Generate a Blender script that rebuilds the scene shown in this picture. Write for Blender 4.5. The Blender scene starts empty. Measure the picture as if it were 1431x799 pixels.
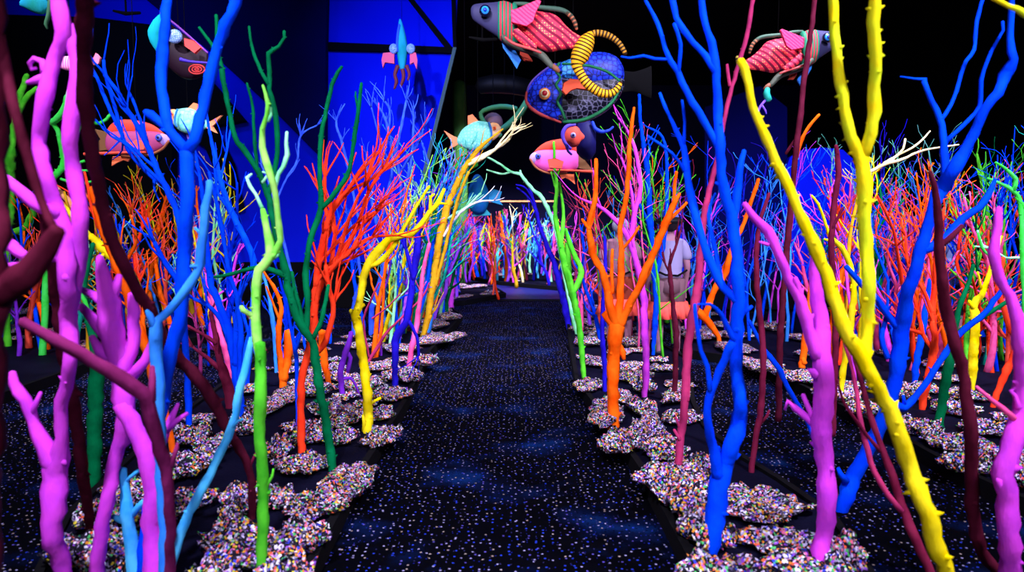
import bpy, bmesh, math, random
from mathutils import Vector, noise, Matrix
from mathutils.geometry import delaunay_2d_cdt
SC = bpy.context.scene
COL = SC.collection
PI = math.pi
# ---------------------------------------------------------------- camera
F = 1000.0; CX, CY = 715.5, 399.5; CH = 1.5
PITCH = math.atan(80.0 / F)
cam_d = bpy.data.cameras.new('camera'); cam = bpy.data.objects.new('camera', cam_d); COL.objects.link(cam)
cam_d.sensor_width = 36.0; cam_d.lens = 36.0 * F / 1431.0
cam.location = (0, 0, CH); cam.rotation_euler = (PI / 2 - PITCH, 0, 0)
cam_d.clip_start = 0.05; cam_d.clip_end = 200
cam_d.dof.use_dof = True; cam_d.dof.focus_distance = 6.5; cam_d.dof.aperture_fstop = 2.2
SC.camera = cam
def P(px, py, Y):
    """point of the place seen at (px, py), Y metres ahead"""
    x = (px - CX) / F; v = (CY - py) / F
    dy = math.cos(PITCH) + v * math.sin(PITCH); dz = -math.sin(PITCH) + v * math.cos(PITCH)
    return Vector((x / dy * Y, Y, CH + dz / dy * Y))
def G(px, py, z=0.0):
    v = (CY - py) / F
    dy = math.cos(PITCH) + v * math.sin(PITCH); dz = -math.sin(PITCH) + v * math.cos(PITCH)
    return P(px, py, (z - CH) / dz * dy)
# ---------------------------------------------------------------- world, lamps, exposure
w = bpy.data.worlds.new('world'); SC.world = w; w.use_nodes = True
w.node_tree.nodes['Background'].inputs[0].default_value = (0.02, 0.04, 0.25, 1)
w.node_tree.nodes['Background'].inputs[1].default_value = 0.35
SC.view_settings.view_transform = 'Standard'; SC.view_settings.look = 'None'
SC.view_settings.gamma = 1; SC.view_settings.use_curve_mapping = False
SC.view_settings.exposure = 0.0
def lamp(name, kind, loc, aim, power, color=(1, 1, 1), size=0.3, angle=60, blend=0.6):
    d = bpy.data.lights.new(name, kind); d.energy = power; d.color = color
    if kind == 'SPOT': d.spot_size = math.radians(angle); d.spot_blend = blend; d.shadow_soft_size = size
    if kind == 'AREA': d.shape = 'DISK'; d.size = size
    o = bpy.data.objects.new(name, d); COL.objects.link(o); o.location = loc
    o.rotation_euler = (Vector(aim) - Vector(loc)).to_track_quat('-Z', 'Y').to_euler(); return o
COOL = (0.84, 0.78, 1.0)
lamp('ceiling_spot_light', 'SPOT', (-1.2, 0.6, 4.9), (-1.6, 4.2, 0.6), 1500, COOL, 0.12, 78, 0.7)
lamp('ceiling_spot_light', 'SPOT', (2.4, 0.9, 4.9), (1.9, 4.2, 0.6), 1550, COOL, 0.12, 78, 0.7)
lamp('ceiling_spot_light', 'SPOT', (-0.6, 5.0, 5.6), (-1.7, 9.0, 0.6), 1900, COOL, 0.12, 70, 0.7)
lamp('ceiling_spot_light', 'SPOT', (2.6, 4.4, 5.6), (2.6, 8.6, 0.6), 1900, COOL, 0.12, 80, 0.7)
lamp('ceiling_spot_light', 'SPOT', (0.4, 15.6, 5.8), (0.3, 19.5, 1.0), 6000, COOL, 0.15, 75, 0.6)
lamp('ceiling_spot_light', 'SPOT', (-4.2, 3.2, 5.6), (-4.6, 8.0, 1.0), 1500, COOL, 0.12, 80, 0.7)
lamp('ceiling_spot_light', 'SPOT', (6.4, 3.0, 5.6), (5.8, 7.5, 1.0), 2100, COOL, 0.12, 85, 0.7)
lamp('added_fill_light', 'AREA', (0.4, -2.0, 3.6), (0.1, 5.0, 0.9), 190, COOL, 1.2)  # unseen fill added behind the camera to soften shading on the trunks
BLUE = (0.12, 0.24, 1.0)
lamp('blue_wall_light', 'SPOT', (-2.05, 7.4, 5.95), (-1.5, 13.5, 4.2), 1500, BLUE, 0.04, 52, 1.0)
lamp('blue_wall_light', 'SPOT', (-6.0, 8.6, 5.6), (-5.0, 13.5, 2.4), 230, BLUE, 0.1, 85, 1.0)
lamp('blue_wall_light', 'SPOT', (5.4, 8.0, 5.4), (5.6, 13.0, 1.6), 800, BLUE, 0.1, 60, 0.9)
lamp('blue_wall_light', 'SPOT', (-6.5, 9.5, 4.4), (-6.6, 13.5, 5.6), 260, BLUE, 0.1, 80, 1.0)
lamp('blue_floor_light', 'SPOT', (0.4, 12.0, 5.8), (0.2, 14.2, 0.0), 900, BLUE, 0.2, 60, 1.0)
# unseen spots added to brighten the creatures hanging from the ceiling
lamp('added_creature_light', 'SPOT', (-0.6, 0.6, 3.4), (0.35, 5.0, 2.5), 420, COOL, 0.1, 40, 0.8)
lamp('added_creature_light', 'SPOT', (-2.4, 7.0, 4.8), (-1.2, 11.5, 3.6), 800, COOL, 0.1, 50, 0.9)

# ---------------------------------------------------------------- materials
def lin(h):
    h = h.lstrip('#'); out = []
    for i in (0, 2, 4):
        c = int(h[i:i + 2], 16) / 255; out.append(c / 12.92 if c <= 0.04045 else ((c + 0.055) / 1.055) ** 2.4)
    return (*out, 1)
MATS = {}
def new_mat(name, rough=0.6, spec=0.1):
    m = bpy.data.materials.new(name); m.use_nodes = True
    b = m.node_tree.nodes['Principled BSDF']; b.inputs['Roughness'].default_value = rough
    b.inputs['Specular IOR Level'].default_value = spec
    return m, m.node_tree.nodes, m.node_tree.links, b
def nd(ns, t, **kw):
    n = ns.new(t)
    for k, v in kw.items(): setattr(n, k, v)
    return n
def ramp(ns, stops, interp='LINEAR'):
    r = ns.new('ShaderNodeValToRGB'); r.color_ramp.interpolation = interp
    e = r.color_ramp.elements
    while len(e) > 1: e.remove(e[-1])
    e[0].position = stops[0][0]; e[0].color = stops[0][1]
    for p, c in stops[1:]:
        x = e.new(p); x.color = c
    return r
def plain(name, hexc, rough=0.6, spec=0.25):
    if name in MATS: return MATS[name]
    m, ns, ls, b = new_mat(name, rough, spec); b.inputs['Base Color'].default_value = lin(hexc)
    MATS[name] = m; return m
def paint(name, c1, c2=None, scale=9.0):
    """matt paint brushed over bark: two close tones and a fine bark bump"""
    if name in MATS: return MATS[name]
    m, ns, ls, b = new_mat(name, 0.75, 0.03)
    tc = nd(ns, 'ShaderNodeTexCoord'); n = nd(ns, 'ShaderNodeTexNoise'); n.inputs['Scale'].default_value = scale
    n.inputs['Detail'].default_value = 3
    ls.new(tc.outputs['Object'], n.inputs['Vector'])
    r = ramp(ns, [(0.42, lin(c1)), (0.62, lin(c2 or c1))]); ls.new(n.outputs['Fac'], r.inputs[0])
    ls.new(r.outputs[0], b.inputs['Base Color'])
    mp = nd(ns, 'ShaderNodeMapping'); mp.inputs['Scale'].default_value = (70, 70, 22)
    n2 = nd(ns, 'ShaderNodeTexNoise'); n2.inputs['Scale'].default_value = 1; n2.inputs['Detail'].default_value = 4
    ls.new(tc.outputs['Object'], mp.inputs['Vector']); ls.new(mp.outputs[0], n2.inputs['Vector'])
    bp = nd(ns, 'ShaderNodeBump'); bp.inputs['Strength'].default_value = 0.35; bp.inputs['Distance'].default_value = 0.008
    ls.new(n2.outputs['Fac'], bp.inputs['Height']); ls.new(bp.outputs[0], b.inputs['Normal'])
    MATS[name] = m; return m
PAINTS = {
 'magenta': ('#e446e8', '#d03ee2'), 'pink': ('#ff62a8', '#f04a96'), 'blue': ('#0048ff', '#003cfc'),
 'deep blue': ('#0030e8', '#0028d8'), 'light blue': ('#3a98ff', '#2c84ff'), 'cyan': ('#55ccff', '#34aaf8'),
 'yellow': ('#f4e21c', '#ecd400'), 'lime yellow': ('#d8ea20', '#f2dc10'), 'ochre': ('#d8a820', '#c89018'),
 'orange': ('#ff6a10', '#f85404'), 'red': ('#ff4422', '#f03418'), 'coral red': ('#ff5a48', '#f04636'),
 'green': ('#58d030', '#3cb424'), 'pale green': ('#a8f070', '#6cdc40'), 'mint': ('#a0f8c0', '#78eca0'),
 'dark green': ('#007040', '#005c34'), 'bright green': ('#48f060', '#34dc3c'), 'teal': ('#20c0a8', '#10a090'),
 'maroon': ('#7c2040', '#641432'), 'dark maroon': ('#5c1830', '#4a1024'), 'rose': ('#b83468', '#98285a'),
 'plum': ('#8c2868', '#6e1c50'), 'purple': ('#7a2cc8', '#6420b0'), 'indigo': ('#2418c8', '#1c10b0'),
 'violet': ('#a050ff', '#8a3cf0'), 'cream': ('#fff0b8', '#f0dc98'), 'white': ('#f4f0ff', '#dcd8f4'),
 'periwinkle': ('#3c68ff', '#2c50f0'), 'peach': ('#ffb078', '#f89860'),
}
def pm(c): return paint('paint_' + c.replace(' ', '_'), *PAINTS[c])
def gravel_mat():
    m, ns, ls, b = new_mat('coloured_gravel', 0.75, 0.2)
    tc = nd(ns, 'ShaderNodeTexCoord')
    v = nd(ns, 'ShaderNodeTexVoronoi'); v.inputs['Scale'].default_value = 95
    ls.new(tc.outputs['Object'], v.inputs['Vector'])
    sep = nd(ns, 'ShaderNodeSeparateColor'); ls.new(v.outputs['Color'], sep.inputs[0])
    cols = ['#c8c0e0', '#0c0a18', '#d8c838', '#181428', '#e05c38', '#201a30', '#d8d0f0', '#3040d0', '#100c1c', '#48b860', '#14101c', '#a090c0', '#8c48c8', '#0c0a14', '#d86890', '#141020', '#807898', '#e08c28', '#181424', '#f0ecff', '#100c18', '#4c4468']
    r = ramp(ns, [(i / len(cols), lin(c)) for i, c in enumerate(cols)], 'CONSTANT')
    ls.new(sep.outputs[0], r.inputs[0]); ls.new(r.outputs[0], b.inputs['Base Color'])
    bp = nd(ns, 'ShaderNodeBump'); bp.inputs['Strength'].default_value = 0.9; bp.inputs['Distance'].default_value = 0.006; bp.invert = True
    ls.new(v.outputs['Distance'], bp.inputs['Height']); ls.new(bp.outputs[0], b.inputs['Normal'])
    return m
GRAVEL = gravel_mat()
def carpet_mat():
    m, ns, ls, b = new_mat('speckled_carpet', 0.95, 0.03)
    tc = nd(ns, 'ShaderNodeTexCoord')
    def dots(scale, rad, stops):
        v = nd(ns, 'ShaderNodeTexVoronoi'); v.voronoi_dimensions = '2D'; v.inputs['Scale'].default_value = scale
        ls.new(tc.outputs['Object'], v.inputs['Vector'])
        lt = nd(ns, 'ShaderNodeMath', operation='LESS_THAN'); lt.inputs[1].default_value = rad
        ls.new(v.outputs['Distance'], lt.inputs[0])
        sp = nd(ns, 'ShaderNodeSeparateColor'); ls.new(v.outputs['Color'], sp.inputs[0])
        r = ramp(ns, stops, 'CONSTANT'); ls.new(sp.outputs[0], r.inputs[0])
        return lt.outputs[0], r.outputs[0]
    n = nd(ns, 'ShaderNodeTexNoise'); n.inputs['Scale'].default_value = 1.6; n.inputs['Detail'].default_value = 5
    ls.new(tc.outputs['Object'], n.inputs['Vector'])
    base = ramp(ns, [(0.53, (0.0003, 0.0004, 0.0018, 1)), (0.62, (0.0008, 0.004, 0.026, 1)), (0.74, (0.002, 0.022, 0.13, 1))])
    ls.new(n.outputs['Fac'], base.inputs[0])
    cur = base.outputs[0]
    for f, c in (dots(24, 0.13, [(0, (0.0, 0.0, 0.004, 1)), (0.35, (0.30, 0.28, 0.5, 1)), (0.6, (0.02, 0.05, 0.5, 1)), (0.8, (0.35, 0.28, 0.25, 1)), (0.9, (0.1, 0.08, 0.4, 1))]),
                 dots(41, 0.12, [(0, (0.0, 0.0, 0.003, 1)), (0.78, (0.05, 0.05, 0.2, 1)), (0.88, (0.01, 0.02, 0.3, 1))])):
        mx = nd(ns, 'ShaderNodeMix', data_type='RGBA'); ls.new(f, mx.inputs[0]); ls.new(cur, mx.inputs[6]); ls.new(c, mx.inputs[7]); cur = mx.outputs[2]
    ls.new(cur, b.inputs['Base Color']); return m
CARPET = carpet_mat()
def uv_stripes(name, c1, c2, rep, duty=0.5, rough=0.5):
    if name in MATS: return MATS[name]
    m, ns, ls, b = new_mat(name, rough)
    uv = nd(ns, 'ShaderNodeUVMap'); sx = nd(ns, 'ShaderNodeSeparateXYZ'); ls.new(uv.outputs[0], sx.inputs[0])
    mu = nd(ns, 'ShaderNodeMath', operation='MULTIPLY'); mu.inputs[1].default_value = rep; ls.new(sx.outputs[0], mu.inputs[0])
    fr = nd(ns, 'ShaderNodeMath', operation='FRACT'); ls.new(mu.outputs[0], fr.inputs[0])
    r = ramp(ns, [(0, lin(c1)), (duty, lin(c2))], 'CONSTANT'); ls.new(fr.outputs[0], r.inputs[0])
    ls.new(r.outputs[0], b.inputs['Base Color']); MATS[name] = m; return m
def scales_mat(name, cell, line, scale, cell2=None, edge=0.06):
    if name in MATS: return MATS[name]
    m, ns, ls, b = new_mat(name, 0.45, 0.35)
    tc = nd(ns, 'ShaderNodeTexCoord'); v = nd(ns, 'ShaderNodeTexVoronoi', feature='DISTANCE_TO_EDGE'); v.inputs['Scale'].default_value = scale
    v.inputs['Randomness'].default_value = 0.55
    ls.new(tc.outputs['Object'], v.inputs['Vector'])
    r = ramp(ns, [(0, lin(line)), (edge, lin(cell)), (0.4, lin(cell2 or cell))]); ls.new(v.outputs['Distance'], r.inputs[0])
    ls.new(r.outputs[0], b.inputs['Base Color']); MATS[name] = m; return m
def dotted_mat(name, base, band, dot, scale):
    """curved dark bands with rows of pale dots between them"""
    if name in MATS: return MATS[name]
    m, ns, ls, b = new_mat(name, 0.5)
    tc = nd(ns, 'ShaderNodeTexCoord'); wv = nd(ns, 'ShaderNodeTexWave', bands_direction='X'); wv.inputs['Scale'].default_value = scale
    wv.inputs['Distortion'].default_value = 2.2; wv.inputs['Detail'].default_value = 0; wv.inputs['Detail Scale'].default_value = 0.8
    mp = nd(ns, 'ShaderNodeMapping'); mp.inputs['Rotation'].default_value = (0, 0.9, 0)
    ls.new(tc.outputs['Object'], mp.inputs[0]); ls.new(mp.outputs[0], wv.inputs['Vector'])
    r = ramp(ns, [(0.3, lin(band)), (0.45, lin(base))]); ls.new(wv.outputs['Fac'], r.inputs[0])
    v = nd(ns, 'ShaderNodeTexVoronoi'); v.inputs['Scale'].default_value = 62; v.inputs['Randomness'].default_value = 0.25
    ls.new(tc.outputs['Object'], v.inputs['Vector'])
    lt = nd(ns, 'ShaderNodeMath', operation='LESS_THAN'); lt.inputs[1].default_value = 0.3; ls.new(v.outputs['Distance'], lt.inputs[0])
    gt = nd(ns, 'ShaderNodeMath', operation='GREATER_THAN'); gt.inputs[1].default_value = 0.45; ls.new(wv.outputs['Fac'], gt.inputs[0])
    mu = nd(ns, 'ShaderNodeMath', operation='MULTIPLY'); ls.new(lt.outputs[0], mu.inputs[0]); ls.new(gt.outputs[0], mu.inputs[1])
    mx = nd(ns, 'ShaderNodeMix', data_type='RGBA'); ls.new(mu.outputs[0], mx.inputs[0]); ls.new(r.outputs[0], mx.inputs[6]); mx.inputs[7].default_value = lin(dot)
    ls.new(mx.outputs[2], b.inputs['Base Color']); MATS[name] = m; return m

# ---------------------------------------------------------------- helpers
def tag(o, label=None, cat=None, group=None, kind=None):
    if label: o['label'] = label
    if cat: o['category'] = cat
    if group: o['group'] = group
    if kind: o['kind'] = kind
    return o
def empty(name, loc):
    o = bpy.data.objects.new(name, None); o.empty_display_size = 0.1; COL.objects.link(o); o.location = loc; return o
class MB:
    def __init__(s): s.v = []; s.f = []; s.uv = []
    def build(s, name, mat, parent=None, origin=None, smooth=True):
        me = bpy.data.meshes.new(name)
        off = Vector(origin) if origin is not None else Vector()
        q = parent
        while q: off += q.location; q = q.parent
        # children keep coordinates local to their parent
        me.from_pydata([tuple(Vector(p) - off) for p in s.v], [], s.f)
        if s.uv and len(s.uv) == len(s.v):
            l = me.uv_layers.new(name='UVMap')
            for lp in me.loops: l.data[lp.index].uv = s.uv[lp.vertex_index]
        me.materials.append(mat)
        if smooth: me.polygons.foreach_set('use_smooth', [True] * len(me.polygons))
        me.validate(); me.update()
        o = bpy.data.objects.new(name, me); COL.objects.link(o)
        if parent: o.parent = parent
        elif origin is not None: o.location = off
        return o
    def tube(s, pts, rad, n=8, cap=True, jit=0.0, rnd=None):
        """pts world points, rad radii"""
        k0 = len(s.v); N = len(pts); L = 0.0
        t = (pts[1] - pts[0]).normalized()
        a = t.orthogonal().normalized()
        for i in range(N):
            if i < N - 1: t2 = (pts[i + 1] - pts[i])
            else: t2 = (pts[i] - pts[i - 1])
            if i > 0:
                t2 = (pts[i] - pts[i - 1]).normalized() + (t2.normalized() if i < N - 1 else Vector())
                L += (pts[i] - pts[i - 1]).length
            if t2.length < 1e-9: t2 = t
            t2.normalize(); a = (a - t2 * a.dot(t2))
            if a.length < 1e-6: a = t2.orthogonal()
            a.normalize(); b = t2.cross(a); t = t2
            for j in range(n):
                an = 2 * PI * j / n; r = rad[i]
                if jit and rnd: r *= 1 + rnd.uniform(-jit, jit)
                s.v.append(pts[i] + (a * math.cos(an) + b * math.sin(an)) * r); s.uv.append((L, j / n))
        for i in range(N - 1):
            for j in range(n):
                j2 = (j + 1) % n; p = k0 + i * n; q = p + n
                s.f.append((p + j, p + j2, q + j2, q + j))
        if cap:
            for (ring, pt, d, r) in ((0, pts[0], (pts[0] - pts[1]), rad[0]), (N - 1, pts[-1], (pts[-1] - pts[-2]), rad[-1])):
                c = len(s.v); s.v.append(pt + d.normalized() * r * 0.6); s.uv.append((0 if ring == 0 else L, 0))
                for j in range(n):
                    p = k0 + ring * n
                    s.f.append((p + (j + 1) % n, p + j, c) if ring == 0 else (p + j, p + (j + 1) % n, c))
    def cone(s, base, d, r, n=5):
        a = d.orthogonal().normalized(); b = d.normalized().cross(a); k = len(s.v)
        for j in range(n):
            an = 2 * PI * j / n; s.v.append(base + (a * math.cos(an) + b * math.sin(an)) * r); s.uv.append((0, 0))
        s.v.append(base + d); s.uv.append((0, 0))
        for j in range(n): s.f.append((k + j, k + (j + 1) % n, k + n))
    def ball(s, c, r, n=12, sc=(1, 1, 1)):
        k = len(s.v); R = n // 2
        for i in range(R + 1):
            th = PI * i / R
            for j in range(n):
                ph = 2 * PI * j / n
                s.v.append(Vector(c) + Vector((math.sin(th) * math.cos(ph) * r * sc[0], math.sin(th) * math.sin(ph) * r * sc[1], math.cos(th) * r * sc[2]))); s.uv.append((0, 0))
        for i in range(R):
            for j in range(n): s.f.append((k + i * n + j, k + (i + 1) * n + j, k + (i + 1) * n + (j + 1) % n, k + i * n + (j + 1) % n))
    def prism(s, poly, d):
        """closed outline of world points, thickened along vector d"""
        n = len(poly); k = len(s.v)
        s.v += [Vector(p) for p in poly] + [Vector(p) + d for p in poly]; s.uv += [(0, 0)] * (2 * n)
        # triangulate the outline so that concave shapes work
        ax = [i for i in range(3) if i != max(range(3), key=lambda q: abs(d[q]))]
        pts2 = [Vector((p[ax[0]], p[ax[1]])) for p in poly]
        r = delaunay_2d_cdt(pts2, [], [list(range(n))], 1, 1e-6)
        if len(r[0]) == n:
            for t in r[2]:
                idx = [r[3][q][0] for q in t]
                s.f.append(tuple(k + q for q in idx)); s.f.append(tuple(k + n + q for q in reversed(idx)))
        else:
            s.f.append(tuple(range(k, k + n))); s.f.append(tuple(range(k + 2 * n - 1, k + n - 1, -1)))
        for i in range(n): s.f.append((k + i, k + n + i, k + n + (i + 1) % n, k + (i + 1) % n))
    def box(s, a, b):
        a = Vector(a); b = Vector(b)
        s.prism([(a.x, a.y, a.z), (b.x, a.y, a.z), (b.x, b.y, a.z), (a.x, b.y, a.z)], Vector((0, 0, b.z - a.z)))
def catmull(pts, rad, step):
    """smooth resampling of a chain of world points"""
    out, ro = [], []
    n = len(pts)
    for i in range(n - 1):
        p0 = pts[max(i - 1, 0)]; p1 = pts[i]; p2 = pts[i + 1]; p3 = pts[min(i + 2, n - 1)]
        k = max(1, min(8, int((p2 - p1).length / step)))
        for j in range(k):
            t = j / k; t2 = t * t; t3 = t2 * t
            out.append(0.5 * ((2 * p1) + (p2 - p0) * t + (2 * p0 - 5 * p1 + 4 * p2 - p3) * t2 + (3 * p1 - p0 - 3 * p2 + p3) * t3))
            ro.append(rad[i] + (rad[i + 1] - rad[i]) * t)
    out.append(pts[-1]); ro.append(rad[-1]); return out, ro

# ---------------------------------------------------------------- the room
def struct(mb, name, mat): o = mb.build(name, mat, smooth=False); o['kind'] = 'structure'; return o
BLACK = plain('matt_black', '#08080c', 0.9, 0.1)
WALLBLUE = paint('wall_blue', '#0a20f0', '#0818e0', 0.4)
WALLNAVY = paint('wall_shadow_navy', '#04064a', '#03053c', 0.4)
XL, XR, YB, YF, ZC = -11.6, 10.5, 26.0, -3.0, 6.6
m = MB(); m.box((XL - .2, YF - .2, -0.2), (XR + .2, YB + .2, 0)); struct(m, 'floor', CARPET)
m = MB(); m.box((XL - .2, YF - .2, ZC), (XR + .2, YB + .2, ZC + .2)); struct(m, 'ceiling', BLACK)
m = MB(); m.box((XL - .2, YF - .2, 0), (XL, YB + .2, ZC)); struct(m, 'wall_left', BLACK)
m = MB(); m.box((XR, YF - .2, 0), (XR + .2, YB + .2, ZC)); struct(m, 'wall_right', BLACK)
m = MB(); m.box((XL, YF - .2, 0), (XR, YF, ZC)); struct(m, 'wall_near', BLACK)
m = MB(); m.box((XL, YB, 0), (XR, YB + .2, ZC)); struct(m, 'wall_back', plain('wall_back_navy', '#0a0a3c', 0.8))
TH = Vector((0, 0.12, 0))
def slab(name, pxs, Y, mat, d=TH):
    m = MB(); m.prism([P(x, y, Y) for x, y in pxs], d); return struct(m, name, mat)
WY = 13.6
slab('wall_left_blue', [(-60, -70), (642, -70), (636, 66), (562, 366), (-60, 366)], WY, WALLBLUE)
slab('wall_left_dado', [(-60, 366), (562, 366), (560, 430), (-60, 430)], WY - .02, BLACK)
slab('wall_left_shadow_facet', [(205, -70), (205, 0), (300, 78), (370, 142), (412, 184), (446, 218), (454, 190), (455, 60), (458, -70)], WY - .28, WALLNAVY, Vector((0, .2, 0)))  # navy facet stands in for the shadow across the blue wall
slab('wall_left_opening', [(-60, 18), (130, 24), (225, 36), (262, 78), (292, 112), (340, 168), (297, 176), (322, 228), (336, 290), (322, 292), (286, 205), (240, 175), (240, 362), (-60, 362)], WY - .3, BLACK, Vector((0, .22, 0)))
slab('trim_1', [(448, 58), (634, 66), (634, 74), (448, 69)], WY - .12, BLACK)
slab('trim_2', [(556, -20), (563, -20), (632, 66), (622, 66)], WY - .12, BLACK)
slab('trim_3', [(630, -20), (635, -20), (638, 66), (633, 66)], WY - .12, BLACK)
slab('trim_4', [(633, 66), (638, 66), (565, 366), (560, 366)], WY - .16, plain('pole_grey', '#4a6a60'))
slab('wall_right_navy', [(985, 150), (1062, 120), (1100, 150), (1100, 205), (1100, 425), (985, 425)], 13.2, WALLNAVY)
slab('wall_right_blue', [(1094, 425), (1096, 240), (1104, 220), (1122, 209), (1150, 206), (1178, 209), (1192, 222), (1197, 245), (1200, 300), (1340, 305), (1340, 425)], 13.0, WALLBLUE)
slab('wall_right_dado', [(985, 392), (1345, 392), (1345, 432), (985, 432)], 12.8, BLACK)
m = MB(); m.prism([G(560, 418), G(640, 419), G(800, 419), G(930, 419), G(930, 396), G(560, 396)], Vector((0, 0, .004))); struct(m, 'floor_end', plain('blue_vinyl', '#0a1058', .5))
m = MB(); m.prism([G(630, 421), G(800, 421), G(800, 418.5), G(630, 418.5)], Vector((0, 0, .012))); struct(m, 'trim_6', BLACK)
# shelf line at the end of the path
m = MB(); m.prism([P(683, 280, 18), P(775, 280, 18), P(775, 282, 18), P(683, 282, 18)], Vector((0, .5, 0)))
struct(m, 'trim_5', paint('shelf_edge', '#c86428', '#d89060', 1.2))
# ---------------------------------------------------------------- raised beds
SOIL = paint('dark_bed_cloth', '#08081a', '#0e0e22', 3.0)
BH = 0.09
def bed(pxs, label, z=BH):
    pts = [G(x, y, z) for x, y in pxs]
    c = sum(pts, Vector()) / len(pts); c.z = 0
    r = empty('raised_bed', c); tag(r, label, 'raised bed')
    m = MB(); m.prism([Vector((p.x, p.y, 0.001)) for p in pts], Vector((0, 0, z - 0.011))); m.build('bed_base', SOIL, r, smooth=False)
    m = MB()
    for i in range(len(pts)):
        a, b = pts[i], pts[(i + 1) % len(pts)]
        d = (b - a); d.z = 0
        nn = Vector((-d.y, d.x, 0)).normalized() * 0.02
        m.prism([Vector((a.x, a.y, 0)) - nn, Vector((b.x, b.y, 0)) - nn, Vector((b.x, b.y, 0)) + nn, Vector((a.x, a.y, 0)) + nn], Vector((0, 0, z + 0.012)))
    m.build('kerb', BLACK, r, smooth=False)
    return [(p.x, p.y) for p in pts]
def gp(x, y, z=BH): p = G(x, y, z); return (p.x, p.y)
BEDS = {}
BEDS['left'] = bed([(380, 870), (432, 790), (500, 662), (562, 566), (600, 490), (645, 440), (622, 424), (575, 428), (520, 470), (400, 470), (300, 545), (225, 600), (95, 720), (20, 870)], 'raised bed of rocks and painted branches left of the speckled path')
BEDS['right'] = bed([(1010, 870), (972, 790), (905, 665), (852, 590), (806, 530), (796, 468), (792, 430), (850, 428), (905, 470), (960, 500), (968, 560), (985, 596), (1040, 640), (1090, 670), (1162, 720), (1215, 800), (1240, 870)], 'raised bed of rocks and painted branches right of the speckled path')
BEDS['far right'] = bed([(950, 488), (1035, 500), (1100, 528), (1180, 568), (1270, 616), (1350, 660), (1440, 700), (1700, 760), (1750, 520), (1431, 450), (1150, 436), (950, 436)], 'raised bed of rocks beyond the second path on the right')
BEDS['end'] = bed([(556, 408), (640, 384), (700, 394), (790, 402), (900, 404), (1000, 405), (1000, 384), (790, 381), (640, 379), (556, 382)], 'raised bed under the thicket at the far end of the path')
BEDS['middle'] = bed([(590, 424), (650, 420), (706, 410), (690, 400), (650, 396), (594, 410)], 'low dark bed jutting in from the left before the end of the path')
BEDS['far left'] = bed([(-260, 640), (60, 530), (170, 490), (330, 462), (330, 434), (100, 434), (-260, 450)], 'raised bed of dim rocks at the far left behind the magenta branches')
def inside(x, y, poly):
    c = False; n = len(poly)
    for i in range(n):
        x1, y1 = poly[i]; x2, y2 = poly[(i + 1) % n]
        if (y1 > y) != (y2 > y) and x < (x2 - x1) * (y - y1) / (y2 - y1) + x1: c = not c
    return c
def edge_dist(x, y, poly):
    best = 9e9; p = Vector((x, y))
    for i in range(len(poly)):
        a = Vector(poly[i]); b = Vector(poly[(i + 1) % len(poly)]); ab = b - a
        t = max(0, min(1, (p - a).dot(ab) / ab.length_squared)); best = min(best, (p - (a + ab * t)).length)
    return best
# ---------------------------------------------------------------- painted branches
TREES = []      # (x, y, short phrase) of the traced ones whose foot is in the picture
def parse(s): return [tuple(float(q) for q in t.split(',')) for t in s.split()]
def tube_branch(pts, rad, rnd, thorn, tip=True, n=8):
    m = MB()
    P2, R2 = catmull(pts, rad, max(0.035, rad[0] * 0.9))
    for i in range(1, len(P2) - 1):
        j = R2[i] * 0.16
        P2[i] = P2[i] + Vector((rnd.uniform(-j, j), rnd.uniform(-j, j), rnd.uniform(-j, j)))
        R2[i] *= 1 + rnd.uniform(-0.1, 0.12)
    m.tube(P2, R2, n, True, 0.06, rnd)
    if thorn:
        L = sum((P2[i + 1] - P2[i]).length for i in range(len(P2) - 1))
        for _ in range(int(L * thorn)):
            i = rnd.randrange(1, len(P2) - 1); d = (P2[i + 1] - P2[i - 1]).normalized()
            o = d.orthogonal().normalized(); o.rotate(Matrix.Rotation(rnd.uniform(0, 2 * PI), 3, d))
            r = R2[i]; l = r * rnd.uniform(0.45, 0.95) + 0.006
            m.cone(P2[i] + o * r * 0.7, (o + d * rnd.uniform(-.2, .7)).normalized() * l, max(0.005, r * rnd.uniform(.35, .6)), 6)
    return m
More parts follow.
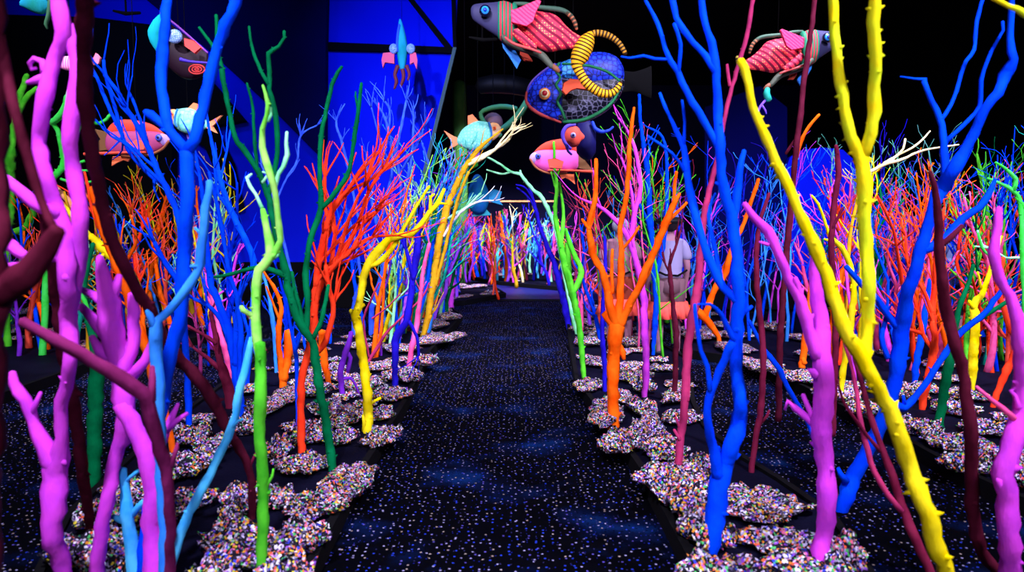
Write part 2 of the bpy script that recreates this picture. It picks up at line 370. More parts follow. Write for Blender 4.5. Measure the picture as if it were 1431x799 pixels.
def branch_tree(color, label, data, Y=None, dY=0.0, foot=None, thorn=6, colors=None, spread=0.3, twigs=0, name='painted_tree'):
    """data: strings 'px,py,width ...', the first is the trunk from the ground up; the rest start on it"""
    rnd = random.Random(label)
    ch = [parse(s) for s in data]
    t0 = ch[0]
    if Y is None: Y = G(t0[0][0], t0[0][1], BH).y
    placed = []        # (px, py, Y)
    root = None
    for bi, c in enumerate(ch):
        n = len(c); cum = [0]
        for i in range(1, n): cum.append(cum[-1] + math.hypot(c[i][0] - c[i - 1][0], c[i][1] - c[i - 1][1]))
        if bi == 0: ys, ye = Y, Y + dY
        else:
            q = min(placed, key=lambda a: (a[0] - c[0][0]) ** 2 + (a[1] - c[0][1]) ** 2)
            ys = q[2]; L = cum[-1] * ys / F
            ye = ys + rnd.uniform(-1, 1) * spread * min(L, 1.2)
        pts, rad = [], []
        for i, (x, y, wd) in enumerate(c):
            t = cum[i] / cum[-1]
            yy = ys + (ye - ys) * t
            if 0 < i < n - 1: yy += rnd.uniform(-.5, .5) * wd * yy / F
            pts.append(P(x, y, yy)); rad.append(max(0.0035, wd * 0.5 * yy / F)); placed.append((x, y, yy))
            if i < n - 1:
                for k in (0.33, 0.66): placed.append((x + (c[i + 1][0] - x) * k, y + (c[i + 1][1] - y) * k, yy + (ye - ys) * k * (cum[i + 1] - cum[i]) / cum[-1]))
        if bi == 0:
            zb = 0.03
            if pts[0].z > zb + 0.12:
                p = pts[0]; k = max(1, int((p.z - zb) / 0.35))
                for j in range(1, k + 1):
                    tt = j / k
                    pts.insert(0, Vector((p.x + rnd.uniform(-.01, .01), p.y, p.z + (zb - p.z) * tt))); rad.insert(0, rad[0] * 1.03)
            else: pts.insert(0, Vector((pts[0].x, pts[0].y, zb))); rad.insert(0, rad[0])
            root = empty(name, Vector((pts[0].x, pts[0].y, zb)))
            tag(root, label, 'painted branch')
            if foot: TREES.append((pts[0].x, pts[0].y, foot))
        cc = (colors or {}).get(bi, color)
        m = tube_branch(pts, rad, rnd, thorn)
        o = m.build('trunk' if bi == 0 else 'branch', pm(cc), root)
        if cc != color: o['label'] = cc + ' branch'
        if twigs and bi >= 0:
            for k in range(int(twigs * (1 if bi else 1.5))):
                i = rnd.randrange(max(1, len(pts) // 2), len(pts)); p = pts[i]
                up = (pts[i] - pts[i - 1]).normalized()
                d = (up + Vector((rnd.uniform(-.6, .6), rnd.uniform(-.6, .6), rnd.uniform(-.1, .5)))).normalized()
                l = rnd.uniform(.12, .36); q = [p]
                for s_ in range(4):
                    d = (d + Vector((rnd.uniform(-.25, .25), rnd.uniform(-.25, .25), rnd.uniform(-.1, .25)))).normalized(); q.append(q[-1] + d * l / 4)
                r0 = min(rad[i] * .7, 0.009); m = MB(); m.tube(q, [r0, r0 * .85, r0 * .7, r0 * .55, r0 * .4], 5)
                m.build('twig', pm(cc), o)
    return root
T = branch_tree
# --- left side, from the picture's left edge inwards
T('dark maroon', 'dark maroon branch tree at the extreme left edge, nearest of all', ['-26,800,46 -22,600,48 -18,400,50 -16,250,46 -16,120,44 -18,-20,42', '-14,420,40 12,402,42 42,378,40 64,350,30 80,322,22', '-8,40,22 10,110,16 25,170,15 38,215,14 56,280,12 76,322,14'], Y=1.6, thorn=2)
T('magenta', 'thick magenta branch tree at far left with a curled hook halfway up', [
 '88,799,24 73,745,26 78,700,34 78,655,34 86,610,18 86,570,17 94,530,19 98,500,19 97,450,24 94,400,24 92,340,26 80,290,20 62,240,20 54,200,20 60,150,21 70,105,20 80,75,18 90,45,22 85,15,20 78,-20,20',
 '78,655,28 62,625,22 45,590,17 35,560,18 20,535,14 17,520,9', '42,585,9 50,565,9 57,548,5',
 '95,440,18 108,380,20 112,300,22 105,240,20 98,200,20 105,150,22 110,110,22 102,65,18 92,35,20',
 '80,300,20 50,285,18 25,265,17 0,243,16 -15,235,14', '64,100,14 58,85,9 48,82,7 41,88,6 44,97,6 51,95,4', '64,108,12 50,112,10 38,116,6',
 '78,360,12 40,360,14 18,345,20 -5,333,24', '50,364,10 20,371,10 -8,373,8'], Y=2.5, dY=-.1, thorn=3, spread=.15)
T('magenta', 'magenta branch tree at left standing on two thick legs with many short stubs', [
 '136,799,22 142,745,20 152,690,20 163,635,20 176,590,26 172,540,30 165,490,36 152,440,32 150,405,24 144,380,17 139,358,9',
 '172,565,26 190,600,26 208,635,28 214,680,28 212,730,26 216,805,28', '165,530,24 183,490,20 187,450,17 185,410,12', '158,480,20 135,452,17 112,427,11',
 '150,430,15 130,412,12 110,402,7', '185,525,16 203,502,14 212,478,8', '215,650,14 228,612,13 239,585,10 249,564,5', '232,602,11 246,588,8 262,577,5',
 '152,425,18 162,400,13 167,384,8', '160,500,20 140,490,16 128,470,9'], Y=2.7, thorn=3, spread=.12)
T('plum', 'plum coloured bar of a branch crossing low at left, bending down beside the magenta leg', [
 '238,805,16 238,740,15 236,700,15 233,655,18 220,615,20 210,580,22 206,555,22 170,530,20 130,505,20 80,475,18 30,448,14', '212,560,12 214,530,10 213,512,7', '240,650,9 247,625,6 248,618,3'], Y=2.35, dY=-.35, thorn=2)
T('dark maroon', 'dark maroon branch tree leaning steeply from the rocks up to the top left', [
 '352,722,11 352,675,11 345,645,12 330,620,13 317,597,15 300,562,16 282,535,16 252,505,17 228,470,16 205,425,16 185,392,15 165,352,16 150,312,17 138,260,18 128,210,19 122,170,20 118,110,20 118,50,22 120,-20,23', '348,655,5 353,642,4 357,633,2.5',
 '124,170,5 132,160,3'], dY=-1.5, foot='leaning maroon branch', thorn=5, colors={1: 'maroon'})
T('dark maroon', 'dark maroon branch tree close behind the far left magenta trunk', ['128,745,11 118,680,15 108,600,17 98,540,18 88,480,18 78,400,18 66,330,14 55,280,10'], dY=-.7, foot='dark maroon rear branch', thorn=2)
T('dark green', 'dark green trunk at left between two magenta trunks', ['132,672,16 132,600,20 135,530,20 131,480,12 122,440,8 118,400,8 123,370,8 130,340,6', '124,440,6 118,420,6 105,400,5'], foot='dark green left trunk', thorn=2, colors={1: 'bright green'})
T('bright green', 'bright green stubby branch tree twisting behind the magenta trunks at far left', [
 '60,500,9 66,330,8 66,268,7 75,248,9 88,232,9 90,215,8 98,198,7 110,180,6 115,168,5', '88,235,5 110,238,4 130,238,3', '85,250,4 110,257,4 133,252,3', '88,220,7 80,180,6 72,172,8 84,162,9 90,145,5', '100,198,6 92,150,7 98,130,9 105,119,5', '98,232,4 118,225,4', '115,170,6 140,172,5 155,160,4'], Y=8.0, thorn=4)
T('green', 'thick green branch tree at the far left edge with curved arms', ['8,430,10 8,325,12 14,300,13 13,250,14 13,215,16 9,190,9', '14,325,8 34,318,9 44,302,9 47,288,7', '14,290,6 3,272,6 -5,270,5', '14,220,8 22,165,9 26,140,10 38,104,6', '24,160,8 38,135,8 52,122,5'], Y=8.6, thorn=1)
T('orange', 'orange branch tree rising from the rocks behind the near magenta stubs', ['243,640,9 236,600,10 226,560,12 215,530,12 205,490,13 195,460,13 184,432,12 174,398,12 155,350,12 140,310,11 128,262,8', '180,420,9 172,380,8 158,345,8', '205,490,7 200,450,6 202,420,5', '140,320,7 132,300,6 118,240,3', '165,380,6 190,340,4 182,300,3'], foot='orange left branch', thorn=4, twigs=2, colors={3: 'red'})
T('yellow', 'yellow gnarled branch at left leaning over the orange one', ['222,470,6 205,435,5 195,402,6 187,388,9 175,375,14 160,360,16 143,345,14 126,328,8', '175,372,9 168,345,6', '150,350,7 140,362,5', '126,328,5 100,300,7 82,280,6 70,272,4'], Y=7.2, thorn=5)
T('peach', 'peach coloured thin branch hooking between the magenta trunks', ['128,470,7 118,420,6 112,325,7 113,310,9 103,290,9 90,274,8 80,262,5', '112,325,6 106,320,5 103,312,3'], Y=8.2, thorn=0)
T('blue', 'tall bright blue trunk at left forking in a V near the top', [
 '198,805,15 204,740,16 210,680,17 217,620,18 226,560,19 236,500,20 250,450,20 257,400,20 259,350,18 261,300,18 262,240,18 262,212,20',
 '262,212,17 250,198,14 237,180,15 229,150,14 226,110,14 228,70,15 232,30,14 233,-20,14', '262,212,17 272,195,16 280,165,15 290,120,15 301,75,15 316,35,15 328,5,16 338,-20,14', '238,182,13 222,170,12 211,161,12 203,156,8', '228,60,5 236,48,3', '301,75,5 310,66,3'], Y=2.75, thorn=2, spread=.3)
T('light blue', 'light blue branch tree at left with one long elbow in front of the blue trunk', ['222,600,18 221,530,18 219,490,19 217,460,17 222,447,13 245,425,13 266,395,13 280,368,14 283,330,13 288,290,13 293,253,9', '216,458,12 209,440,9 205,434,5', '283,328,6 272,318,4', '275,372,6 266,372,4'], Y=2.55, thorn=3)
T('cyan', 'short cyan branch stump low at left with forked tips', ['188,805,20 184,760,19 178,715,18 174,685,14 172,655,10', '180,730,10 168,725,9 157,721,7', '184,720,10 193,708,9 201,700,7', '176,672,5 190,660,5 203,652,5', '172,660,6 166,650,4'], Y=2.76, thorn=2)
T('cyan', 'smooth cyan branch leaning right from the bottom edge into the green trunk', ['236,805,14 254,742,14 278,690,14 300,648,13 318,610,12 327,588,11 334,550,12 345,505,11 352,472,8', '242,772,5 236,760,5 235,754,4', '322,600,5 332,588,4 340,585,3', '335,550,5 331,540,4'], Y=2.78, dY=.2, foot='leaning cyan branch', thorn=2)
T('pale green', 'pale green thorny trunk at left centre with mint tips', [  # pale green and mint paint stand in for spotlight glare on a green tree
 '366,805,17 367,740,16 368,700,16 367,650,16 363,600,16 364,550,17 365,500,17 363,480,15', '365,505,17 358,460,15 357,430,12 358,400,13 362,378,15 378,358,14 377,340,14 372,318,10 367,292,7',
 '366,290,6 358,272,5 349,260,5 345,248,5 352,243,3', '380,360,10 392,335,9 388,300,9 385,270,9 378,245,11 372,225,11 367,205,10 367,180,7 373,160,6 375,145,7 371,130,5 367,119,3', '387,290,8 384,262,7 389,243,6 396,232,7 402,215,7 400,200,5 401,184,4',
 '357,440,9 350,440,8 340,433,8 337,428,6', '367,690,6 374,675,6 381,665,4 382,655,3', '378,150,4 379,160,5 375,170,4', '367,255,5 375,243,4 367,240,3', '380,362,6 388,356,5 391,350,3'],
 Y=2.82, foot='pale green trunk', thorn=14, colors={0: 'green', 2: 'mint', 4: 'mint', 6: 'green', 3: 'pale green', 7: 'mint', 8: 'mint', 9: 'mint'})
T('dark green', 'dark green thorny branch tree whose bare arms reach high at left centre', [
 '465,655,13 457,600,13 448,550,13 440,500,13 436,478,12 420,452,12 408,425,12 402,400,12 400,382,12 392,350,10 382,310,9 374,272,9 360,238,8 344,213,8 328,190,8 319,150,7 312,110,7 307,85,7 298,65,5 278,38,4', '308,88,5 304,60,5 302,21,5',
 '374,275,7 383,240,7 388,200,7 383,150,8 376,125,7 377,100,7 376,75,7 390,65,5 398,52,5 397,43,4', '376,118,6 365,100,5 355,75,5 350,55,4 348,37,4', '400,386,10 385,379,8 365,373,7 340,378,5 320,384,5 299,387,4', '360,240,5 356,200,5 353,150,4 345,116,3', '425,456,8 419,430,6 411,402,6 408,380,5',
 '428,462,9 430,430,8 428,400,9 427,375,9 432,345,8 440,315,9 449,292,9 447,250,7 448,200,7 456,155,6 466,112,6 478,93,4', '449,292,7 468,270,7 485,245,7 492,215,6 497,180,6 501,150,6 505,116,4', '438,472,7 450,445,7 455,420,6 459,398,5', '500,150,4 497,135,3 497,128,2'],
 foot='tall dark green branch tree', thorn=16, spread=.2)
T('red', 'bright red branch tree fanning into many fine twigs at left centre', [
 '422,630,12 420,580,11 422,530,11 428,505,12 436,475,12 439,440,12 442,400,11 445,370,10 453,330,9 462,298,9 472,280,8 490,260,6 505,238,5 520,223,4 532,210,3',
 '432,500,8 452,482,8 463,450,8 466,425,7 459,400,7 455,370,6', '442,400,9 455,380,8 478,352,8 495,325,7 505,298,5 515,268,5 535,238,4 558,218,3', '480,355,5 500,342,4 520,331,4 555,329,3', '458,375,5 490,362,3 520,348,2', '450,340,7 462,320,6 455,290,6 453,265,6 454,248,5', '465,295,6 488,268,5 510,255,4 535,240,3', '470,370,7 480,330,6 490,300,5 503,270,4 508,262,4', '445,370,6 470,340,5 495,315,4 525,295,3', '490,330,5 505,315,4 530,292,3', '462,372,7 468,330,6 466,300,4', '440,430,8 448,400,8 468,370,7 490,352,6 500,335,4'],
 foot='red branch tree', thorn=3, twigs=9, spread=.5)
T('orange', 'orange wedge-stemmed branch in the left bed, two stems from one foot', ['396,540,11 392,505,8 389,465,8 393,430,6 385,405,5 374,388,4 366,375,3', '397,532,10 402,500,12 404,463,13', '392,450,4 380,420,3 372,400,3'], foot='orange wedge stem', thorn=2)
T('orange', 'orange stem in the left bed hidden partly by the dark green trunk', ['461,542,6 455,515,10 451,485,12 450,463,11'], foot='half-hidden orange stem', thorn=1)
T('blue', 'thin blue stem between the orange and red ones in the left bed', ['416,612,4 415,550,5 414,500,6 411,480,6 405,450,5 400,415,4', '413,490,5 420,465,4 420,440,4 428,410,3'], foot='thin blue stem', thorn=2, twigs=2)
T('light blue', 'pale blue thin stem behind the orange wedge stems', ['385,500,5 381,450,6 374,405,5 366,380,4'], Y=7.0, thorn=1)
T('blue', 'blue branch tree in the left bed with fans of long arms', ['335,600,12 333,545,14 326,490,14 318,455,12 304,420,10 294,392,9 290,350,8 286,300,6 280,250,5 270,200,4', '329,510,10 330,450,8 332,420,7 320,380,6 312,330,6 302,280,5 292,240,4', '322,480,8 308,447,7 290,427,6 270,417,5', '334,540,9 336,470,9 334,420,7 344,395,6'], foot='blue left-bed tree', thorn=3, twigs=5)
T('blue', 'long tapering blue branch leaning left against the blue wall', ['345,520,9 356,430,9 354,366,9 338,325,9 322,293,8 308,252,7 300,215,6 292,180,4 288,150,3', '322,293,5 305,270,4 300,235,3', '308,250,4 316,215,3 325,165,2'], Y=6.2, thorn=3, twigs=4)
T('blue', 'blue fan of thin leaning branches upper left beside the maroon one', ['262,540,9 256,440,9 249,396,8 232,370,7 216,338,6', '249,396,8 252,330,8 245,290,9 232,262,9 219,236,8 206,203,8 190,172,7 176,150,6 163,125,6 147,105,6 145,84,4', '148,106,5 158,140,5 171,188,5 184,218,5 215,250,6', '206,200,5 196,168,4 186,140,4 180,128,3', '172,190,5 152,150,5 138,115,5 122,80,4', '232,260,6 205,235,5 180,205,4 155,190,3', '190,172,4 178,150,3 185,105,1.5', '219,236,5 195,215,4 172,195,3'], Y=4.6, dY=-.4, thorn=2, twigs=4)
T('maroon', 'maroon low branch tree in the shade of the left bed', ['322,565,16 318,535,15 306,500,10 300,465,7 294,435,5', '312,520,8 290,500,6 270,485,4 256,465,3', '302,480,6 285,468,5 262,455,4'], Y=5.6, thorn=2, twigs=3)
T('pink', 'pink thin stem rising behind the blue branch tree of the left bed', ['330,565,9 322,520,9 312,480,8 304,450,7 298,420,6 292,400,5', '300,430,4 286,410,3'], Y=6.6, thorn=1)
T('yellow', 'yellow knotty branch tree at the path edge bending right over the bed', [
 '515,602,14 514,575,14 513,550,14 509,515,13 504,480,13 500,455,13 497,440,14 503,420,11 506,395,11 512,375,12 521,358,12 533,345,13 543,335,11 560,330,9 575,326,9 590,312,8 601,296,7 612,284,7 621,264,5',
 '500,448,10 490,433,6', '508,425,6 505,430,4', '518,372,6 535,362,8 550,345,7 560,325,6 575,300,5 590,275,4 600,260,4', '516,566,5 524,560,5 532,556,4', '601,294,5 610,284,4 624,285,3', '601,294,5 602,275,4 607,271,3', '508,602,6 509,590,5 507,580,3'], foot='yellow knotty tree', thorn=9)
T('purple', 'short purple stump in the left bed beside the yellow tree', ['479,556,8 477,540,9 476,522,9 480,500,8 487,480,8 491,464,7', '478,530,5 490,528,4 500,545,3 508,572,3', '484,490,5 490,500,6 486,520,5'], foot='purple stump', thorn=3)
T('rose', 'rose coloured thin branch leaning across the left bed', ['515,505,5 528,485,5 540,465,4 560,445,3 590,415,3 600,395,2', '516,500,3 508,450,3 518,420,3 530,395,2', '520,445,3 540,430,2 560,410,2'], thorn=2, foot='rose thin branch')
T('indigo', 'indigo trunk at the bend of the path with a flat bent elbow', ['552,545,9 552,500,10 554,472,11 568,448,11 574,415,9 578,380,10 583,345,10 585,315,8 590,290,6', '571,448,6 582,470,5 585,495,4 584,498,3', '578,390,6 568,350,5 560,320,4', '584,330,6 595,300,4 612,262,3'], foot='indigo trunk', thorn=2, twigs=3)
T('pink', 'pink thin stem leaning beside the indigo trunk', ['571,515,7 577,480,8 583,450,8 588,410,6 592,375,6 600,340,5'], foot='thin pink stem', thorn=2, twigs=2)
T('ochre', 'ochre branch tree arching over the path into cream tips', ['590,474,7 597,448,9 603,410,9 608,378,10 613,340,10 622,300,10 633,270,9 645,243,8 658,222,7 672,205,5 690,190,3 703,180,2', '608,400,5 620,355,5 631,310,4 641,275,4 655,240,4', '655,230,5 672,222,5 688,212,4 702,200,3 712,190,2', '660,225,5 680,214,4 698,205,4 712,194,3 718,182,3 735,176,2', '690,210,3 712,182,2.5 722,178,2', '620,330,4 640,300,4 665,283,3 690,280,2', '598,450,5 603,440,4', '625,305,4 650,290,3 672,270,3'], foot='ochre arching tree', thorn=5, twigs=4, colors={2: 'cream', 3: 'cream', 4: 'cream', 5: 'white', 7: 'mint'})
T('magenta', 'magenta slim stem at the tip of the left bed', ['630,430,8 631,400,9 632,370,9 630,340,8 627,315,6'], thorn=1, foot='slim magenta end stem')
# --- centre right
T('green', 'green slim branch tree at the start of the right bed', ['816,526,7 813,492,8 809,452,9 803,422,10 797,400,11 790,372,10 784,345,8 776,300,6 778,262,5 775,235,4 774,198,3', '800,410,9 812,380,8 800,350,7 790,320,5', '784,345,6 787,300,5 782,255,3', '776,262,3 770,240,2', '776,250,3 783,235,2'], foot='green slim tree', thorn=3)
T('green', 'green straight stem just behind the green slim branch tree', ['805,460,9 800,430,9 795,400,9 794,360,8 792,340,6'], thorn=1)
T('mint', 'mint pale branch arching left over the far end of the path', ['808,475,5 796,420,6 786,365,7 780,335,6 774,312,6 768,297,6 756,275,6 745,265,5 732,250,5 727,243,5 713,240,4 700,230,3 682,220,3', '714,240,3 700,243,3 680,237,2', '768,298,4 762,285,3', '728,243,3 727,238,3'], Y=9.6, thorn=5)
T('indigo', 'indigo branch leaning left out of the far right of the path end', ['800,475,8 790,430,9 783,400,9 775,370,8 765,345,7 756,322,6 748,290,5 740,262,4', '752,300,4 738,275,3 722,262,2', '748,285,3 735,263,2.5 721,258,2'], Y=10.5, thorn=2)
T('orange', 'bright orange branch tree at the right path edge, open like a goblet', [
 '858,594,16 857,560,17 857,530,18 859,500,18 860,475,21 862,455,23', '861,455,13 852,425,12 846,395,11 840,375,10 829,358,10 825,330,9 823,310,8 831,280,7 833,250,6 833,222,5', '824,320,6 818,312,5 813,306,3',
 '862,453,12 866,420,11 868,380,10 868,350,8 867,318,7 874,285,7 878,245,7 880,200,6 886,150,4', '866,455,13 877,432,11 890,407,10 905,372,11 918,343,11 930,312,11 940,288,9 950,270,4', '876,430,7 892,408,6 905,383,6 915,352,5', '868,350,4 885,330,4 893,316,3', '858,455,12 850,447,13 846,438,12 850,434,6', '864,480,7 871,492,8 872,502,5', '930,312,6 943,300,5 960,283,4', '824,318,4 829,300,5 834,240,4', '856,410,5 855,380,5 856,348,4', '940,290,4 943,262,5 945,240,5', '880,200,3 879,195,4'],
 foot='orange goblet tree', thorn=4)
T('magenta', 'slim magenta branch tree behind the orange goblet tree', ['900,553,8 903,520,10 902,480,10 900,440,10 900,420,10 893,382,9 885,352,8 876,330,7 862,310,6 840,290,5 812,278,3', '893,382,8 883,340,8 886,300,7 895,262,6 889,215,5 878,185,4 864,165,3', '886,300,5 880,255,4 868,220,3'], foot='slim magenta tree', thorn=3, twigs=3)
T('blue', 'slim blue branch tree between the orange goblet and the big blue tree', ['913,490,5 915,455,8 917,420,8 914,380,8 911,340,8 908,300,8 905,250,8 900,208,7 895,170,5 893,132,5', '915,390,6 926,345,7 931,300,6 932,235,5 926,192,4 905,178,3', '903,235,4 908,205,3', '914,360,6 905,310,5 884,270,3'], Y=8.0, thorn=3, twigs=2)
T('indigo', 'indigo stem just left of the orange goblet tree foot', ['845,545,6 845,510,7 842,470,7 843,420,6 846,370,5 845,330,4', '843,400,4 835,370,3 822,330,2'], thorn=1, foot='indigo stem')
T('rose', 'rose coloured trunk left of the big blue tree', ['945,667,9 949,635,11 953,600,12 957,565,12 958,530,12 961,490,12 968,440,12 976,395,11 979,350,10 984,300,9 1000,230,7 1008,190,6 1018,140,6 1032,90,6 1046,40,6 1054,-20,6', '952,602,6 944,583,4', '950,614,6 942,600,4', '961,500,5 963,520,4 962,560,3', '1020,120,5 1016,90,4'], foot='rose trunk', thorn=2)
T('dark maroon', 'thin dark maroon branch in front of the visitor in a hat', ['943,560,7 944,500,8 945,465,8 941,430,7 938,400,7 936,370,5 945,342,4 951,322,3', '938,385,4 930,370,3 925,352,2'], thorn=2, twigs=2, foot='thin dark maroon branch')
T('blue', 'big bright blue branch tree right of the path, widely forked to the top', [
 '990,768,28 995,740,27 1000,715,28 1003,685,30 1010,655,26 1022,622,24 1033,590,22 1035,560,18 1032,530,18 1028,500,18 1030,460,19 1033,420,18 1031,380,17 1028,345,15 1023,315,17 1020,295,15 1011,265,14 1008,240,13 1006,200,13 1003,150,12 1001,100,12 997,72,11 989,45,9 982,20,9 977,-20,8',
 '1024,315,12 1030,272,12 1033,240,9 1040,210,6', '1004,665,18 996,625,13 989,592,11 990,560,11 1000,532,11 1012,502,11 1024,478,12', '1030,420,13 1010,400,12 996,372,12 985,345,12 976,315,11 966,275,11 960,240,10 955,205,9 945,182,7 934,160,5 922,130,4',
 '1006,210,11 990,180,10 975,155,10 960,130,9 947,100,8 937,85,8 930,68,6 920,35,6 908,12,5 902,0,4', '935,83,4 915,82,4 900,78,4 880,81,3 868,79,2', '1000,100,10 987,78,9 968,58,9 955,42,9 945,25,8 936,-20,8', '948,105,5 951,62,5 942,33,5', '992,545,8 988,512,7 980,490,6 974,455,6 971,425,5', '1034,440,9 1045,432,7 1051,428,5', '1032,580,8 1045,560,5', '1012,640,5 1004,624,4', '955,205,5 957,170,4 953,140,4', '1010,400,7 1000,350,6 990,300,5 1000,270,3', '960,245,5 940,215,4 905,190,3', '1010,262,5 1000,255,4', '1025,476,8 1008,440,6 992,425,4 975,425,3'],
 foot='big blue tree', thorn=3, spread=.35)
T('blue', 'thin blue bent branch reaching right from the big blue tree towards the magenta trunk', ['1150,640,5 1128,590,6 1113,562,7 1100,540,7 1087,512,8 1070,492,7 1058,470,6 1047,448,5'], Y=4.9, thorn=3)
T('maroon', 'thin maroon trunk between the big blue and the magenta tree', ['1050,657,8 1055,620,8 1062,580,9 1066,530,9 1066,480,9 1062,440,9 1058,400,8 1057,350,7 1062,310,6 1075,270,5', '1063,592,4 1072,580,4 1075,573,3'], foot='thin maroon trunk', thorn=2)
T('maroon', 'maroon forked branch tree leaning left at the lower right', ['1302,805,14 1287,770,14 1272,735,13 1259,702,13 1247,665,11 1232,625,9 1217,585,8 1207,545,7 1195,505,6 1188,470,5', '1260,714,8 1240,690,8 1222,660,8 1213,630,8 1203,592,7 1197,550,6 1192,520,5 1180,480,4', '1230,630,6 1213,610,5 1195,585,5 1178,560,4 1170,530,3'], Y=2.7, dY=.3, foot='maroon forked tree', thorn=2, colors={1: 'rose'})
T('magenta', 'thick magenta branch tree in the right foreground', [
 '1143,805,26 1151,745,25 1155,700,26 1153,650,26 1150,610,28 1151,560,27 1149,505,28 1146,455,25 1141,410,19 1138,380,15 1139,345,10 1135,322,6', '1142,500,18 1126,445,18 1115,410,15 1100,385,13 1085,350,13 1072,322,14 1052,302,12 1040,284,7', '1074,342,6 1061,338,3', '1120,420,10 1112,395,9 1111,388,6', '1146,600,15 1130,585,10 1112,570,9 1101,560,6 1097,572,4', '1140,595,8 1129,568,7 1122,551,6'], Y=2.85, foot='thick magenta trunk', thorn=3, spread=.25)
T('blue', 'blue branch tree behind the yellow one, its arms spread at the top right', [
 '1168,742,17 1180,702,21 1192,667,23 1212,630,21 1234,588,20 1247,548,20 1255,500,21 1260,455,22 1268,412,19 1280,372,18 1292,332,18 1303,292,15 1316,262,20 1335,235,20 1347,212,16 1360,188,14 1377,152,13 1394,130,13 1405,105,17 1416,82,12 1412,55,9 1415,-20,8',
 '1182,672,12 1175,662,8 1171,654,5', '1258,458,14 1242,442,10 1227,420,9 1205,398,8 1182,372,7', '1245,560,12 1262,570,11 1287,545,9 1310,510,9 1330,480,9 1350,458,9 1376,438,8 1395,412,7 1412,392,6', '1264,564,6 1262,552,4',
 '1322,250,14 1318,200,9 1314,166,8 1302,142,7 1291,115,7 1292,111,6 1278,110,3 1258,107,1.5', '1315,168,6 1330,145,5 1340,115,5 1350,85,5 1361,70,5 1365,30,5 1376,-10,5', '1322,198,7 1346,175,6 1369,148,6 1371,112,6 1386,70,5 1402,42,4 1401,30,4', '1292,350,13 1322,332,12 1345,306,11 1368,290,10 1385,266,8 1391,250,5', '1240,500,8 1232,470,7 1240,440,6'],
 foot='spreading blue tree', Y=3.75, dY=-.5, thorn=2, spread=.3)
T('yellow', 'bright yellow thorny tree across the right foreground, forked three ways', [
 '1322,805,23 1308,762,25 1291,705,25 1272,655,25 1256,605,25 1241,570,23 1223,532,21 1204,498,23 1186,470,20 1170,430,18 1154,382,18 1136,340,17 1115,292,15 1095,245,14 1077,210,13 1065,180,12 1052,150,11 1046,120,11 1040,95,12 1034,84,11',
 '1207,500,18 1212,450,18 1213,400,18 1210,350,18 1208,300,18 1206,250,19 1203,225,19 1190,190,15 1180,150,14 1172,100,14 1167,50,14 1162,-20,14', '1205,224,15 1217,185,16 1222,140,17 1222,80,17 1221,30,16 1222,-20,16'],
 Y=2.35, dY=.15, foot='yellow thorny tree', thorn=22, spread=.2, colors={2: 'lime yellow', 1: 'lime yellow'})  # greener limbs: green light on the upper tree is put into their paint
T('lime yellow', 'lime yellow branch tip poking in at the top right corner', ['1560,800,30 1540,500,26 1520,250,20 1485,70,14 1436,22,9 1408,8,7 1380,-8,6'], Y=2.2, thorn=2)
T('magenta', 'magenta branch tree at the right edge with a curved neck', [
 '1412,805,26 1411,760,27 1408,710,28 1404,665,30 1420,605,26 1430,545,24 1426,480,20 1420,435,18 1410,412,14 1396,388,14 1388,352,14 1394,315,12 1396,290,8', '1406,700,14 1395,670,9', '1418,585,9 1400,570,7 1385,558,6 1364,540,4', '1424,570,9 1420,553,7 1412,546,5 1422,540,4', '1430,520,16 1445,450,16 1440,400,12'], Y=2.6, foot='magenta edge tree', thorn=3, colors={2: 'pink'})
T('dark maroon', 'dark maroon trunk curving up between the yellow tree and the right edge', [
 '1398,805,17 1372,768,17 1361,722,18 1358,665,18 1357,610,18 1352,565,17 1345,520,16 1334,480,15 1324,440,15 1317,400,14 1313,350,13 1310,300,11 1306,262,9 1300,240,6', '1313,345,9 1330,330,8 1345,315,7'], Y=2.8, dY=-.2, foot='dark maroon right trunk', thorn=1)
T('maroon', 'blurred maroon stem in front of the blue rounded wall', ['1168,470,9 1165,400,9 1162,340,9 1166,285,8 1172,240,8 1168,203,5', '1163,320,5 1178,290,4'], Y=5.0, thorn=1)
T('dark maroon', 'tall dark maroon stem rising in front of the hanging creature at right', ['1090,480,9 1096,400,9 1103,310,9 1113,210,8 1124,110,8 1134,40,7 1140,-20,6', '1115,190,5 1098,215,4', '1110,230,6 1125,185,5 1145,160,4'], Y=5.4, thorn=1, colors={2: 'orange'})
T('yellow', 'small yellow bent branch right of the magenta trunk', ['1173,558,9 1178,520,9 1186,480,9 1190,440,9 1193,402,8 1186,366,8 1175,345,8 1160,330,5 1150,302,4 1143,285,4 1134,273,3', '1165,338,5 1152,334,3', '1190,400,6 1205,395,4'], foot='small yellow bent branch', thorn=8)
T('red', 'red forked branch standing in the far right bed behind the blue one', ['1288,570,9 1295,535,10 1304,495,11 1307,475,10 1303,450,8 1305,400,7 1310,340,5 1320,290,4', '1304,488,7 1290,468,6 1284,440,5 1275,405,4', '1288,466,5 1270,460,4', '1304,440,6 1290,405,5 1270,370,4 1265,330,3'], foot='red forked branch', thorn=4, twigs=6)
T('yellow', 'yellow ribbed stem in the far right bed', ['1358,548,6 1359,520,12 1361,480,12 1363,445,11 1361,425,11 1372,412,9 1379,392,6 1388,365,5 1400,330,4', '1361,430,7 1354,420,4', '1372,405,4 1366,380,3'], foot='yellow ribbed stem', thorn=6)
T('dark green', 'dark green straight stem in the far right bed', ['1311,600,12 1317,560,13 1325,515,14 1331,480,12 1345,460,7 1370,445,6 1410,420,6', '1332,480,8 1340,430,7 1352,400,6 1360,370,5'], foot='dark green straight stem', thorn=2)
T('blue', 'short blue stem in the far right bed between green and red ones', ['1278,537,8 1281,505,10 1288,470,9 1294,430,8 1300,390,6'], foot='short blue stem', thorn=2)
